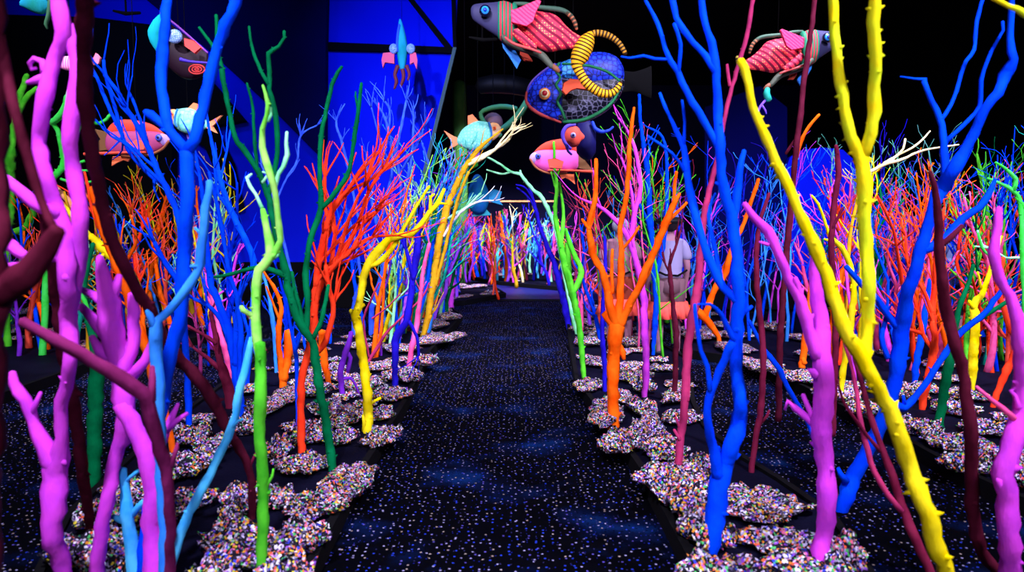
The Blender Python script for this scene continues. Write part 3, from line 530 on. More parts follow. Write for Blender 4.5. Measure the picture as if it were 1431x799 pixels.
T('red', 'red leaning stem with a knee in the far right bed', ['1388,567,7 1401,530,10 1416,500,11 1423,478,11 1412,460,8 1402,430,8 1395,400,7 1402,360,6'], foot='red leaning stem', thorn=2)
T('green', 'green thin stem behind the red leaning one', ['1406,500,6 1408,460,7 1406,430,6 1398,380,5 1380,300,5 1372,240,4', '1385,320,5 1378,290,6 1370,240,5 1365,215,3'], thorn=2, twigs=2, Y=8.5)
T('bright green', 'bright green angular branch at the right edge', ['1438,520,8 1432,420,7 1428,340,6 1426,285,6 1415,266,6 1395,255,4 1380,249,3', '1416,266,6 1419,250,6 1405,236,4 1391,227,3', '1420,275,5 1440,300,5', '1385,360,3 1372,345,4 1367,325,3', '1426,300,5 1440,270,5'], Y=5.6, thorn=5)
T('mint', 'mint thorny twig at the right edge below the bright green branch', ['1445,520,6 1436,420,5 1431,365,4 1405,360,3 1385,347,4 1373,343,4 1366,322,3', '1385,347,3 1362,344,2'], Y=5.9, thorn=6)
T('ochre', 'ochre stem whose cream branches fan right above the red thicket', ['1180,480,5 1188,330,5 1208,245,4', '1208,245,5 1235,230,5 1262,222,4 1290,210,3 1340,202,2', '1235,228,4 1258,215,3 1280,203,3 1300,183,2', '1245,225,3 1262,208,3 1265,194,3'], Y=6.8, thorn=2, colors={1: 'cream', 2: 'cream', 3: 'cream'})
T('orange', 'orange branch behind the magenta trunk in the far right bed', ['1120,512,9 1125,480,10 1130,430,9 1135,390,7', '1128,450,7 1118,420,5', '1122,500,6 1124,508,9'], thorn=2, foot='orange rear branch')
T('orange', 'orange broad stem behind the yellow tree in the far right bed', ['1165,510,9 1165,470,14 1168,430,14 1172,400,12 1182,370,7 1190,330,5'], Y=7.2, thorn=2)
T('orange', 'orange coral branch lying to the left of the big blue tree', ['1004,470,7 985,445,11 972,432,10 962,430,9', '985,445,8 1000,400,9 1012,385,9 1022,350,7 1040,310,6 1060,250,5', '1000,405,7 1018,360,6 1028,330,4'], Y=8.6, thorn=3)
# ---------------------------------------------------------------- pale blue fan against the blue wall
for args in (
 ('periwinkle', 'pale blue fan of thin twigs behind the red branches', ['495,425,8 505,395,7 518,350,6 528,320,6 540,280,5 550,230,4 560,180,4 568,140,3', '518,350,5 500,300,4 490,250,4 478,200,4 470,170,3 482,145,2', '528,320,5 520,270,4 538,210,4 545,160,3 538,142,3', '535,290,5 560,240,4 585,200,3 592,180,3', '540,285,4 548,230,3 540,170,3 528,150,2', '505,390,5 495,330,4 486,300,3', '548,240,3 530,190,3 519,150,2']),
 ('periwinkle', 'pale blue tall twigs to the right of the first fan on the blue wall', ['520,430,8 530,395,7 545,340,6 558,300,5 565,270,5 575,220,4 578,170,3 577,155,3', '545,340,5 560,280,4 556,230,4 545,190,3 535,160,2', '558,300,4 590,270,4 600,240,3 590,200,3', '530,395,5 545,370,4 570,330,4 590,300,3', '545,340,4 525,300,3 515,260,3 512,215,2']),
 ('blue', 'blue thin straight stem behind the yellow knotty tree', ['508,450,5 500,420,5 494,385,5 490,350,4 488,320,3', '490,350,3 478,320,3 470,290,2']),
 ('periwinkle', 'pale blue bent twig left on the blue wall', ['420,440,5 395,330,4 385,290,3 400,250,3 415,225,3 420,190,3 443,175,2', '395,330,3 380,270,2 365,230,2'])):
    T(args[0], args[1], args[2], Y=9.6, thorn=3, twigs=7, spread=.7)
# ---------------------------------------------------------------- the thickets: every stem its own thing
THICKET = []
def thicket_tree(zone, color, bx, by, tx, ty, wpx, nbr, rnd, depth=0.0):
    base = G(bx, by, BH); top = P(tx, ty, base.y + depth)
    base.z = 0.03
    H = (top - base).length; m = MB(); r0 = wpx * .5 * base.y / F
    n = 7; pts = []; rad = []
    sway = Vector((rnd.uniform(-1, 1), rnd.uniform(-1, 1), 0)) * H * 0.05
    for i in range(n):
        t = i / (n - 1)
        p = base.lerp(top, t) + sway * math.sin(t * PI) + Vector((rnd.uniform(-1, 1), rnd.uniform(-1, 1), 0)) * H * 0.02 * (1 if 0 < i < n - 1 else 0)
        # stems start upright and lean further up
        p.x += (base.x - top.x) * 0.45 * t * (1 - t); p.y += (base.y - top.y) * .45 * t * (1 - t)
        pts.append(p); rad.append(r0 * (1 - 0.75 * t))
    P2, R2 = catmull(pts, rad, H / 16); m.tube(P2, R2, 6, True, .12, rnd)
    def grow(q, d, L, r, lv):
        ps = [q]; rs = [r]; k = 5
        for s in range(k):
            d = (d + Vector((rnd.uniform(-.38, .38), rnd.uniform(-.38, .38), rnd.uniform(-.2, .3)))).normalized()
            if ps[-1].z > top.z + .05 and s > 1: break
            ps.append(ps[-1] + d * L / k); rs.append(max(0.0035, r * (1 - .7 * (s + 1) / k)))
        m.tube(ps, rs, 5, True, .1, rnd)
        if lv > 0:
            for _ in range(rnd.randint(1, 3)):
                i = rnd.randint(1, len(ps) - 1); dd = (d + Vector((rnd.uniform(-.8, .8), rnd.uniform(-.8, .8), rnd.uniform(-.1, .5)))).normalized()
                grow(ps[i], dd, L * rnd.uniform(.4, .65), rs[i] * .8, lv - 1)
    for _ in range(nbr):
        i = rnd.randrange(int(len(P2) * .3), len(P2) - 1)
        up = (P2[i + 1] - P2[i]).normalized()
        d = (up + Vector((rnd.uniform(-.95, .95), rnd.uniform(-.95, .95), rnd.uniform(0, .3)))).normalized()
        grow(P2[i], d, H * rnd.uniform(.16, .36), max(.004, R2[i] * .7), 1 if r0 > .008 else 0)
    o = m.build('painted_sapling', pm(color), None, base)
    o['category'] = 'painted branch'
    THICKET.append((zone, color, (bx + tx) / 2, o, H, tx - bx))
    return o
def cluster(zone, seed, n, bxr, byf, colors, topf, wr, nbr, depth=0.0):
    rnd = random.Random(seed)
    for i in range(n):
        bx = bxr[0] + (bxr[1] - bxr[0]) * (i + rnd.uniform(.1, .9)) / n
        by = byf(bx, rnd); tx, ty = topf(bx, rnd)
        c = colors[rnd.randrange(len(colors))]
        thicket_tree(zone, c, bx, by, tx, ty, rnd.uniform(*wr), rnd.randint(*nbr), rnd, depth * rnd.uniform(-1, 1))
U = lambda r, a, b: r.uniform(a, b)
cluster('end thicket', 11, 64, (560, 790), lambda x, r: U(r, 377, 394), ['magenta', 'purple', 'violet', 'blue', 'orange', 'yellow', 'red', 'mint', 'light blue', 'indigo', 'pink', 'green', 'cyan', 'rose'],
        lambda x, r: (x + U(r, -22, 22), U(r, 296, 322)), (3.0, 5.0), (4, 7), .6)
cluster('end thicket', 12, 16, (640, 700), lambda x, r: U(r, 378, 388), ['magenta', 'violet', 'purple', 'pink', 'red', 'blue'], lambda x, r: (x + U(r, -25, 5), U(r, 298, 320)), (3, 4.5), (4, 7), .4)
rr = random.Random(5)
for c, bx, by, tx, ty, wd, nb in (('orange', 708, 392, 698, 296, 9, 6), ('ochre', 722, 398, 716, 330, 6, 3), ('green', 690, 390, 700, 330, 4, 3), ('yellow', 691, 391, 678, 318, 4, 3), ('cream', 731, 394, 712, 288, 4, 5),
    ('magenta', 718, 394, 728, 300, 5, 6), ('indigo', 768, 398, 735, 290, 5, 5), ('cyan', 752, 388, 742, 310, 4, 6), ('light blue', 745, 390, 760, 312, 4, 5), ('yellow', 778, 388, 795, 330, 3, 4),
    ('red', 697, 414, 678, 330, 4, 4), ('coral red', 688, 412, 690, 340, 3, 3), ('orange', 648, 385, 642, 330, 5, 2), ('blue', 668, 386, 645, 300, 6, 6), ('pink', 765, 396, 775, 318, 4, 5)):
    thicket_tree('end thicket', c, bx, by, tx, ty, wd, nb, rr, rr.uniform(-.3, .3))
cluster('left bend thicket', 21, 24, (520, 625), lambda x, r: 505 - (x - 520) * .55 + U(r, -28, 4), ['mint', 'light blue', 'cyan', 'orange', 'indigo', 'purple', 'green', 'blue', 'coral red', 'yellow', 'violet', 'dark green', 'pale green'],
        lambda x, r: (x + U(r, 0, 75), U(r, 215, 330)), (4.5, 8), (4, 7), .6)
cluster('left bend thicket', 22, 12, (535, 600), lambda x, r: 462 + U(r, -8, 10), ['cyan', 'light blue', 'mint', 'blue', 'pale green', 'teal'], lambda x, r: (x + U(r, 30, 90), U(r, 190, 280)), (4, 6), (6, 9), .5)
cluster('middle thicket', 23, 9, (596, 645), lambda x, r: U(r, 404, 416), ['purple', 'violet', 'blue', 'magenta', 'indigo'], lambda x, r: (x + U(r, -10, 15), U(r, 310, 340)), (5, 8), (3, 5), .3)
cluster('right thicket', 31, 26, (802, 985), lambda x, r: U(r, 440, 478), ['red', 'coral red', 'rose', 'magenta', 'blue', 'indigo', 'violet', 'light blue', 'orange', 'pink', 'maroon', 'ochre', 'green', 'deep blue'],
        lambda x, r: (x + U(r, -35, 15), U(r, 210, 340)), (4, 7.5), (4, 8), .7)
cluster('right thicket', 32, 9, (850, 960), lambda x, r: U(r, 470, 500), ['ochre', 'maroon', 'pink', 'green', 'rose', 'light blue'], lambda x, r: (x + U(r, -50, 0), U(r, 165, 260)), (3, 5), (5, 8), .6)
cluster('rounded wall thicket', 33, 16, (965, 1110), lambda x, r: U(r, 452, 478), ['blue', 'light blue', 'magenta', 'indigo', 'orange', 'blue', 'maroon', 'deep blue'], lambda x, r: (x + U(r, -15, 55), U(r, 190, 300)), (3, 6), (5, 8), .7)
cluster('far right thicket', 41, 44, (1150, 1440), lambda x, r: U(r, 455, 530), ['red', 'coral red', 'blue', 'deep blue', 'orange', 'magenta', 'green', 'dark green', 'yellow', 'pink', 'indigo', 'red', 'rose', 'cyan', 'blue'],
        lambda x, r: (x + U(r, -60, 45), U(r, 235, 350)), (6, 11), (7, 11), .8)
cluster('far right thicket', 42, 18, (1170, 1330), lambda x, r: U(r, 440, 470), ['blue', 'indigo', 'light blue', 'deep blue', 'violet', 'mint'], lambda x, r: (x + U(r, -30, 40), U(r, 190, 280)), (3, 6), (7, 10), .8)
cluster('far right thicket', 43, 14, (1340, 1470), lambda x, r: U(r, 450, 520), ['dark green', 'green', 'deep blue', 'blue', 'teal', 'red', 'dark green'], lambda x, r: (x + U(r, -30, 30), U(r, 160, 290)), (5, 8), (5, 8), .8)
cluster('far left thicket', 51, 34, (-20, 330), lambda x, r: U(r, 440, 500), ['orange', 'red', 'blue', 'deep blue', 'magenta', 'teal', 'dark green', 'purple', 'ochre', 'orange', 'coral red', 'mint'],
        lambda x, r: (x + U(r, -45, 45), U(r, 255, 365)), (6, 12), (6, 10), .8)
cluster('far left thicket', 52, 12, (120, 340), lambda x, r: U(r, 446, 476), ['blue', 'orange', 'coral red', 'blue', 'light blue', 'mint', 'yellow'], lambda x, r: (x + U(r, -70, 10), U(r, 225, 320)), (4, 7), (6, 9), .8)
cluster('left wall thicket', 53, 12, (270, 470), lambda x, r: U(r, 478, 520), ['blue', 'purple', 'deep blue', 'maroon', 'orange', 'plum'], lambda x, r: (x + U(r, -40, 25), U(r, 330, 440)), (4, 8), (3, 6), .5)
ORD = ['first', 'second', 'third', 'fourth', 'fifth', 'sixth', 'seventh', 'eighth', 'ninth', 'tenth', 'eleventh', 'twelfth', 'thirteenth', 'fourteenth', 'fifteenth', 'sixteenth', 'seventeenth', 'eighteenth', 'nineteenth', 'twentieth'] + ['twenty-' + q for q in ('first', 'second', 'third', 'fourth', 'fifth', 'sixth', 'seventh', 'eighth', 'ninth')] + ['thirtieth'] + ['thirty-' + q for q in ('first', 'second', 'third', 'fourth', 'fifth', 'sixth', 'seventh', 'eighth', 'ninth')]
def label_thicket():
    keys = {}
    for z, c, x, o, H, ln in THICKET: keys.setdefault((z, c), []).append((x, o, H, ln))
    for (z, c), L in keys.items():
        L.sort(key=lambda a: a[0]); n = len(L)
        for i, (x, o, H, ln) in enumerate(L):
            lean = 'leaning left' if ln < -18 else 'leaning right' if ln > 18 else 'upright'
            if n == 1: pos = 'the only %s one' % c
            elif i == 0: pos = 'leftmost %s one' % c
            elif i == n - 1: pos = 'rightmost %s one' % c
            else: pos = '%s %s from left' % (ORD[i], c)
            o['label'] = '%s twiggy sapling %s, %s in %s' % (c, lean, pos, z)
            o['group'] = 'painted saplings in the ' + z
label_thicket()
# ---------------------------------------------------------------- gravel-crusted rocks
ROCKS = []
def rock(cx, cy, rx, ry, h, rnd, bedname, zb=BH - .012):
    bm = bmesh.new(); bmesh.ops.create_icosphere(bm, subdivisions=5 if cy < 5 else 4 if cy < 8 else 3, radius=1)
    sd = Vector((rnd.uniform(-50, 50), rnd.uniform(-50, 50), rnd.uniform(-50, 50)))
    for v in bm.verts:
        d = v.co.normalized(); fl = Vector((d.x, d.y, d.z * .5))
        k = 1 + .45 * noise.noise(fl * 1.4 + sd) + .34 * noise.noise(fl * 3.3 + sd) + .2 * noise.noise(fl * 7 + sd) + .1 * noise.noise(fl * 15 + sd)
        pl = Vector((d.x * k, d.y * k, 0))
        top = 1 + .6 * noise.noise(pl * 2.2 + sd) - .5 * max(0, .35 - abs(noise.noise(pl * 3.1 - sd)) * 3) + .22 * noise.noise(pl * 9 + sd)
        z = (abs(d.z) ** .6) * (1 if d.z > 0 else -1)
        s = 1.0 if z > -.1 else 1 + .55 * (z + .1)      # undercut foot
        v.co = Vector((d.x * k * rx * s, d.y * k * ry * s, (z * .5 + .5) * h * (top if z > 0 else 1)))
    bmesh.ops.rotate(bm, verts=bm.verts, cent=(0, 0, 0), matrix=Matrix.Rotation(rnd.uniform(-.5, .5), 3, 'Z'))
    me = bpy.data.meshes.new('gravel_crusted_rock'); bm.to_mesh(me); bm.free()
    me.materials.append(GRAVEL); me.polygons.foreach_set('use_smooth', [True] * len(me.polygons))
    o = bpy.data.objects.new('gravel_crusted_rock', me); COL.objects.link(o); o.location = (cx, cy, zb)
    o['category'] = 'rock'; o['group'] = 'gravel-crusted rocks in the %s bed' % bedname
    ROCKS.append((cx, cy, max(rx, ry), o, bedname))
rnd = random.Random(77)
# the ones that read clearly in the picture: (px, py, width px, height px)
for bn, px, py, wpx, hpx in (
 ('left', 350, 756, 150, 62), ('left', 418, 742, 80, 56), ('left', 285, 800, 80, 34), ('left', 400, 806, 80, 30), ('left', 454, 686, 82, 58), ('left', 494, 656, 62, 46), ('left', 424, 638, 68, 36), ('left', 388, 622, 40, 22),
 ('left', 336, 690, 50, 58), ('left', 389, 684, 38, 34), ('left', 262, 642, 62, 42), ('left', 240, 702, 60, 56), ('left', 300, 614, 50, 24), ('left', 268, 602, 46, 24), ('left', 118, 760, 90, 40), ('left', 150, 712, 70, 36), ('left', 170, 772, 70, 44),
 ('left', 396, 548, 50, 40), ('left', 434, 600, 50, 30), ('left', 473, 602, 42, 26), ('left', 482, 574, 54, 32), ('left', 532, 602, 42, 34), ('left', 527, 571, 46, 24), ('left', 455, 560, 44, 26), ('left', 508, 532, 60, 24), ('left', 546, 545, 50, 22), ('left', 566, 520, 46, 20),
 ('left', 340, 590, 44, 24), ('left', 352, 565, 40, 22), ('left', 440, 540, 36, 20), ('left', 592, 500, 36, 16), ('left', 615, 470, 44, 18), ('left', 600, 452, 40, 14), ('left', 528, 505, 50, 16), ('left', 560, 482, 46, 14), ('left', 628, 440, 26, 10),
 ('right', 1010, 788, 110, 60), ('right', 1100, 745, 130, 50), ('right', 1060, 690, 90, 62), ('right', 955, 690, 80, 60), ('right', 940, 655, 90, 40), ('right', 1130, 790, 120, 56), ('right', 985, 735, 60, 40), ('right', 1175, 765, 56, 60), ('right', 905, 590, 44, 40), ('right', 925, 618, 56, 36), ('right', 868, 610, 56, 36), ('right', 848, 568, 52, 40), ('right', 822, 532, 36, 22),
 ('right', 872, 548, 30, 22), ('right', 900, 565, 34, 26), ('right', 895, 535, 28, 18), ('right', 945, 545, 30, 28), ('right', 985, 645, 34, 28), ('right', 838, 500, 40, 16), ('right', 820, 474, 34, 12), ('right', 880, 475, 44, 12), ('right', 870, 508, 40, 16),
 ('far right', 1060, 505, 50, 22), ('far right', 1115, 520, 56, 22), ('far right', 1165, 545, 56, 24), ('far right', 1210, 565, 50, 22), ('far right', 1232, 535, 44, 16), ('far right', 1283, 590, 56, 22), ('far right', 1330, 610, 80, 34), ('far right', 1380, 590, 60, 22), ('far right', 1350, 640, 60, 30), ('far right', 1400, 625, 66, 34), ('far right', 1425, 660, 50, 22), ('far right', 1270, 545, 50, 18), ('far right', 1335, 565, 50, 18), ('far right', 1025, 480, 50, 18), ('far right', 980, 465, 50, 14)):
    c = G(px, py, BH + .07); near = G(px, py + hpx / 2, BH + .03); far = G(px, py - hpx / 2, BH + .09)
    ry = min(.5, max(.12, (far.y - near.y) / 2)); rx = wpx * .5 * c.y / F
    rock(c.x, c.y, rx * 1.08, ry * 1.1, rnd.uniform(.07, .12), rnd, bn)
def fill(bn, n, smin, smax, seed, ymax=99):
    r = random.Random(seed); poly = BEDS[bn]; xs = [p[0] for p in poly]; ys = [p[1] for p in poly]; got = 0
    for _ in range(n * 60):
        if got >= n: break
        x = r.uniform(min(xs), max(xs)); y = r.uniform(max(2.4, min(ys)), min(ymax, max(ys))); s = r.uniform(smin, smax)
        if not inside(x, y, poly) or edge_dist(x, y, poly) < s * .8: continue
        if any((x - a[0]) ** 2 + (y - a[1]) ** 2 < ((s + a[2]) * .9) ** 2 for a in ROCKS): continue
        rock(x, y, s, s * r.uniform(.7, 1.1), s * r.uniform(.3, .5), r, bn); got += 1
fill('left', 42, .09, .2, 1); fill('right', 30, .09, .2, 2); fill('far right', 40, .12, .24, 3, 12); fill('end', 34, .14, .3, 4); fill('middle', 10, .1, .22, 5); fill('far left', 24, .12, .26, 6)
def label_rocks():
    by = {}
    for x, y, s, o, bn in ROCKS:
        t = min(TREES, key=lambda a: (a[0] - x) ** 2 + (a[1] - y) ** 2) if bn not in ('end', 'middle', 'far left') else None
        by.setdefault(t[2] if t else bn, []).append((math.hypot(t[0] - x, t[1] - y) if t else x / y, x, y, s, o, t))
    for ph, L in by.items():
        L.sort(key=lambda a: a[0])
        for i, (d, x, y, s, o, t) in enumerate(L):
            sz = 'large' if s > .3 else 'medium' if s > .16 else 'small'
            if t:
                side = 'before' if y < t[1] - .15 else 'behind' if y > t[1] + .15 else 'left of' if x < t[0] else 'right of'
                o['label'] = '%s gravelly rock %s the %s, %s nearest its foot' % (sz, side, ph, ORD[i])
            else: o['label'] = '%s gravelly rock in the %s bed, %s from the left' % (sz, ph, ORD[i])
label_rocks()
# ---------------------------------------------------------------- creatures hanging from the ceiling
ID = lambda x, y: (x, y)
class Beast:
    """a painted hanging figure: its root sits at its middle, every part is built at its own place"""
    def __init__(s, name, label, cat, at, Y, mp=ID, sc=1.0, group=None, thick=.5, wire=True):
        s.mp = mp; s.sc = sc; s.Y = Y; s.th = thick
        s.root = empty(name, P(*mp(*at), Y)); tag(s.root, label, cat, group)
        if wire:
            m = MB(); p = s.root.location.copy()
            for dx in (-.12, .12):
                pass
            m.tube([p, Vector((p.x, p.y, ZC + .02))], [.003, .003], 5); m.build('hanging_wire', BLACK, s.root)
    def q(s, x, y, dy=0.0): return P(*s.mp(x, y), s.Y + dy)
    def loft(s, part, mat, st, th=None, dy=0.0, n=20, label=None, parent=None):
        th = s.th if th is None else th; m = MB(); pts = []
        # finer stations by catmull
        S = [(float(a), float(b), float(c)) for a, b, c in st]; F_ = []
        for i in range(len(S) - 1):
            p0 = S[max(i - 1, 0)]; p1 = S[i]; p2 = S[i + 1]; p3 = S[min(i + 2, len(S) - 1)]
            for k in range(5):
                t = k / 5; F_.append(tuple(.5 * (2 * p1[j] + (p2[j] - p0[j]) * t + (2 * p0[j] - 5 * p1[j] + 4 * p2[j] - p3[j]) * t * t + (3 * p1[j] - p0[j] - 3 * p2[j] + p3[j]) * t ** 3) for j in range(3)))
        F_.append(S[-1]); L = 0; prev = None
        for (x, t, b) in F_:
            a = s.q(x, t, dy); c_ = s.q(x, b, dy); c = (a + c_) / 2; hz = max(.002, (a - c_).length / 2)
            if prev is not None: L += (c - prev).length
            prev = c; up = (a - c_).normalized()
            for j in range(n):
                an = 2 * PI * j / n; m.v.append(c + up * math.sin(an) * hz + Vector((0, 1, 0)) * math.cos(an) * hz * th); m.uv.append((L, j / n))
        N = len(F_)
        for i in range(N - 1):
            for j in range(n): m.f.append((i * n + j, i * n + (j + 1) % n, (i + 1) * n + (j + 1) % n, (i + 1) * n + j))
        m.f.append(tuple(range(n - 1, -1, -1))); m.f.append(tuple((N - 1) * n + j for j in range(n)))
        o = m.build(part, mat, parent or s.root)
        if parent: o.matrix_parent_inverse = Matrix.Identity(4)
        if label: o['label'] = label
        return o
    def tube(s, part, mat, data, dy=0.0, n=10, label=None, jit=0):
        c = parse(data); pts = [s.q(x, y, dy) for x, y, w_ in c]; rad = [w_ * .5 * s.sc * (s.Y + dy) / F for x, y, w_ in c]
        P2, R2 = catmull(pts, rad, .02); m = MB(); m.tube(P2, R2, n)
        o = m.build(part, mat, s.root)
        if label: o['label'] = label
        return o
    def fin(s, part, mat, poly, dy=-.1, t=.018, label=None):
        m = MB(); pp = [s.q(x, y, dy) for x, y in poly]
        m.prism(pp, Vector((0, t, 0)))
        # give the sheet a gentle swell so that it is no flat card
        o = m.build(part, mat, s.root, smooth=False)
        b = o.modifiers.new('bevel', 'BEVEL'); b.width = .004; b.segments = 2
        if label: o['label'] = label
        return o
    def eye(s, x, y, r, front, cols, dy=None):
        """eyeball with iris and pupil rings, set into the near side"""
        c = s.q(x, y, front); R = r * s.sc * s.Y / F; root = None
        for k, (cn, hx, f) in enumerate(cols):
            m = MB(); m.ball(c + Vector((0, -R * .34 * k, 0)), R * f, 14, (1, .55, 1)); o = m.build(cn, plain('eye_' + hx.strip('#'), hx, .25, .5), s.root if root is None else None)
            if root is None: root = o
            else:
                me = o.data; off = s.root.location
                for v in me.vertices: v.co -= off
                o.parent = root
RIBS = dotted_mat('rows_of_dots', '#ff3c58', '#7c1838', '#ffb070', 8)
def big_creature(mp, sc, Y, label, back=False):
    b = Beast('hanging_creature', label, 'hanging creature', (760, 40), Y, mp, sc, 'striped creatures hanging from the ceiling', .5)
    b.loft('head', plain('lavender_grey', '#363660'), [(658, 12, 20), (661, 7, 27), (668, 5, 33), (678, 4, 40), (690, 3, 48), (700, 2, 54)], .45)
    b.eye(678, 15, 8, -.07 * sc * Y / 4.6, [('eye', '#0a0e30', 1.0), ('iris', '#30a0ff', .68), ('pupil', '#1030c0', .35)])
    b.loft('collar', uv_stripes('collar_stripes', '#107858', '#d03848', 42, .5), [(696, 2, 54), (704, 1, 60), (712, 3, 63), (718, 7, 62)], .48)
    b.loft('collar_rim', plain('rim_green', '#1c7c5c'), [(716, 4, 64), (720, 4, 66), (723, 8, 64)], .5)
    b.loft('torso', RIBS, [(716, 10, 44), (728, 12, 54), (742, 14, 61), (754, 16, 68), (767, 18, 73), (779, 23, 71), (790, 35, 69), (800, 44, 68), (810, 50, 66), (814, 54, 64)], .55)
    b.tube('back_ridge', plain('olive_grey', '#3c5c4c'), '718,5,5 735,6,6 752,10,6 780,13,7 792,17,6 800,25,6 804,33,5', 0.0)
    b.tube('spotted_tail_tip', uv_stripes('spots_dark', '#40382c', '#b06848', 40, .6), '792,18,5 800,25,6 804,33,6 806,41,4', -.02)
    b.tube('shoulder_arm', RIBS, '720,44,12 730,54,13 740,62,12 748,67,9', -.11)
    b.tube('front_leg', plain('leg_olive', '#4c5448'), '702,50,6 712,60,9 726,66,10 742,71,11 756,77,11 766,87,9 772,94,7', -.05)
    b.tube('leg_trim', plain('leg_rose', '#c04848'), '706,52,3 716,60,4 730,65,4 744,69,4 756,74,3', -.12)
    b.tube('foot', plain('foot_brown', '#7c4c38'), '772,92,7 777,96,8 781,100,6', -.05)
    b.fin('ear_fin', uv_pink(), [(715, 15), (722, 12), (752, 0), (755, 2), (750, 14), (744, 29), (736, 35), (716, 31)], -.14, .03, 'bright pink fin')
    b.fin('belly_fin', plain('fin_blue', '#1c78d8'), [(702, 58), (709, 64), (720, 72), (727, 84), (722, 94), (712, 80), (704, 67)], .02, .02, 'blue fin under the neck')
    b.fin('side_fin', plain('fin_redbrown', '#d04830'), [(727, 68), (736, 72), (743, 84), (733, 84), (727, 76)], .03, .02)
    st = uv_stripes('yellow_black_stripes', '#f4b020', '#402810', 46, .58)
    if not back:
        b.tube('striped_haunch', st, '826,46,8 822,54,20 816,66,26 810,80,25 806,92,15 812,104,12 818,114,13 828,123,13 840,130,12 852,131,11 861,126,9 868,115,5', -.06, 16)
        b.tube('striped_tail', uv_stripes('tail_stripes', '#c08828', '#302018', 46, .5), '820,50,8 832,46,9 846,48,9 858,54,8 868,64,7 874,76,6', 0.0)
    else:
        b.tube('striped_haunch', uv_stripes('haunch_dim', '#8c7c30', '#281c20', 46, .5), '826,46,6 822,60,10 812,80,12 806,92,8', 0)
        b.tube('lower_arm', plain('arm_teal', '#18a090'), '776,98,8 778,106,11 774,118,11', -.06, label='teal forearm')
        b.tube('hand', plain('hand_violet', '#7850ff'), '780,118,4 788,128,4 792,138,3', -.06, label='violet clawed hand')
        b.tube('finger', plain('hand_violet', '#7850ff'), '785,126,3 780,134,3 778,140,2', -.06)
    return b
def uv_pink():
    return dotted_mat('pink_ribs', '#ff4c80', '#e02c68', '#ff5c88', 16)
big_creature(ID, 1.0, 4.6, 'pink-ribbed hanging creature with grey head and yellow striped tail, above the path')
big_creature(lambda x, y: (1122 - (x - 718) * .85, 40 + y * .85), .85, 5.6, 'mirror image of the pink-ribbed creature, partly behind the yellow tree', True)  # mirror reflection of the first creature, built as a solid copy
# blue fish right below it
b = Beast('hanging_fish', 'large blue fish with honeycomb scales and orange eye, hanging over the path', 'hanging fish', (800, 120), 5.4, thick=.5)
HEXB = scales_mat('blue_honeycomb', '#1c34e8', '#03051a', 27, '#2a5cff', .11); HEXD = scales_mat('shaded_honeycomb', '#0c0e24', '#7c7ca0', 27, '#080a1c', .09)
HEXL = scales_mat('bright_honeycomb', '#38a0ff', '#081c58', 27, '#58c4ff', .11)
b.loft('head', HEXB, [(735, 130, 146), (739, 120, 151), (748, 109, 157), (760, 99, 163), (772, 91, 168), (784, 86, 170)], .5)
b.loft('upper_body', HEXL, [(782, 88, 116), (792, 84, 118), (805, 80, 120), (818, 79, 118)], .7, label='light blue shoulder scales')
b.loft('back', HEXB, [(800, 82, 124), (820, 74, 128), (845, 73, 126), (862, 80, 122), (870, 92, 118), (872, 100, 110)], .6)
b.loft('lower_body', HEXD, [(780, 104, 170), (800, 106, 173), (825, 104, 168), (848, 100, 155), (864, 98, 138), (872, 104, 122)], .55, label='honeycomb belly with shade painted in')  # belly scales coloured dark to stand for the shade underneath
b.loft('tail', BLACK, [(868, 98, 130), (885, 100, 128), (900, 96, 134), (910, 92, 138)], .2)
G1 = plain('outline_green', '#187848'); 
b.tube('collar_line', G1, '782,88,4 776,98,4 783,108,4 777,119,4 784,130,4 779,141,4 784,152,4 790,166,4', -.17)
b.tube('back_line', G1, '786,89,3 805,90,4 828,93,4 850,101,4 866,113,3', -.17)
b.tube('belly_line', G1, '787,170,5 812,168,5 836,158,5 856,142,4 868,120,3', -.12)
b.tube('lip', plain('lip_red', '#a83838'), '736,128,3 735,140,4 741,150,5 754,159,5 768,165,4 784,171,3', -.05)
b.tube('brow_line', plain('brow_violet', '#6048b0'), '736,130,3 741,117,3 751,106,3 764,96,3 776,89,3', -.03)
b.eye(761, 131, 8, -.135, [('eye', '#ff9c48', 1.0), ('iris', '#f8e0a8', .74), ('pupil', '#b01828', .45)])
b.fin('side_fin', plain('fin_orange', '#ff6038'), [(786, 126), (788, 116), (797, 110), (812, 111), (826, 117), (824, 125), (806, 123), (798, 126), (791, 131)], -.26, .04, 'orange side fin')
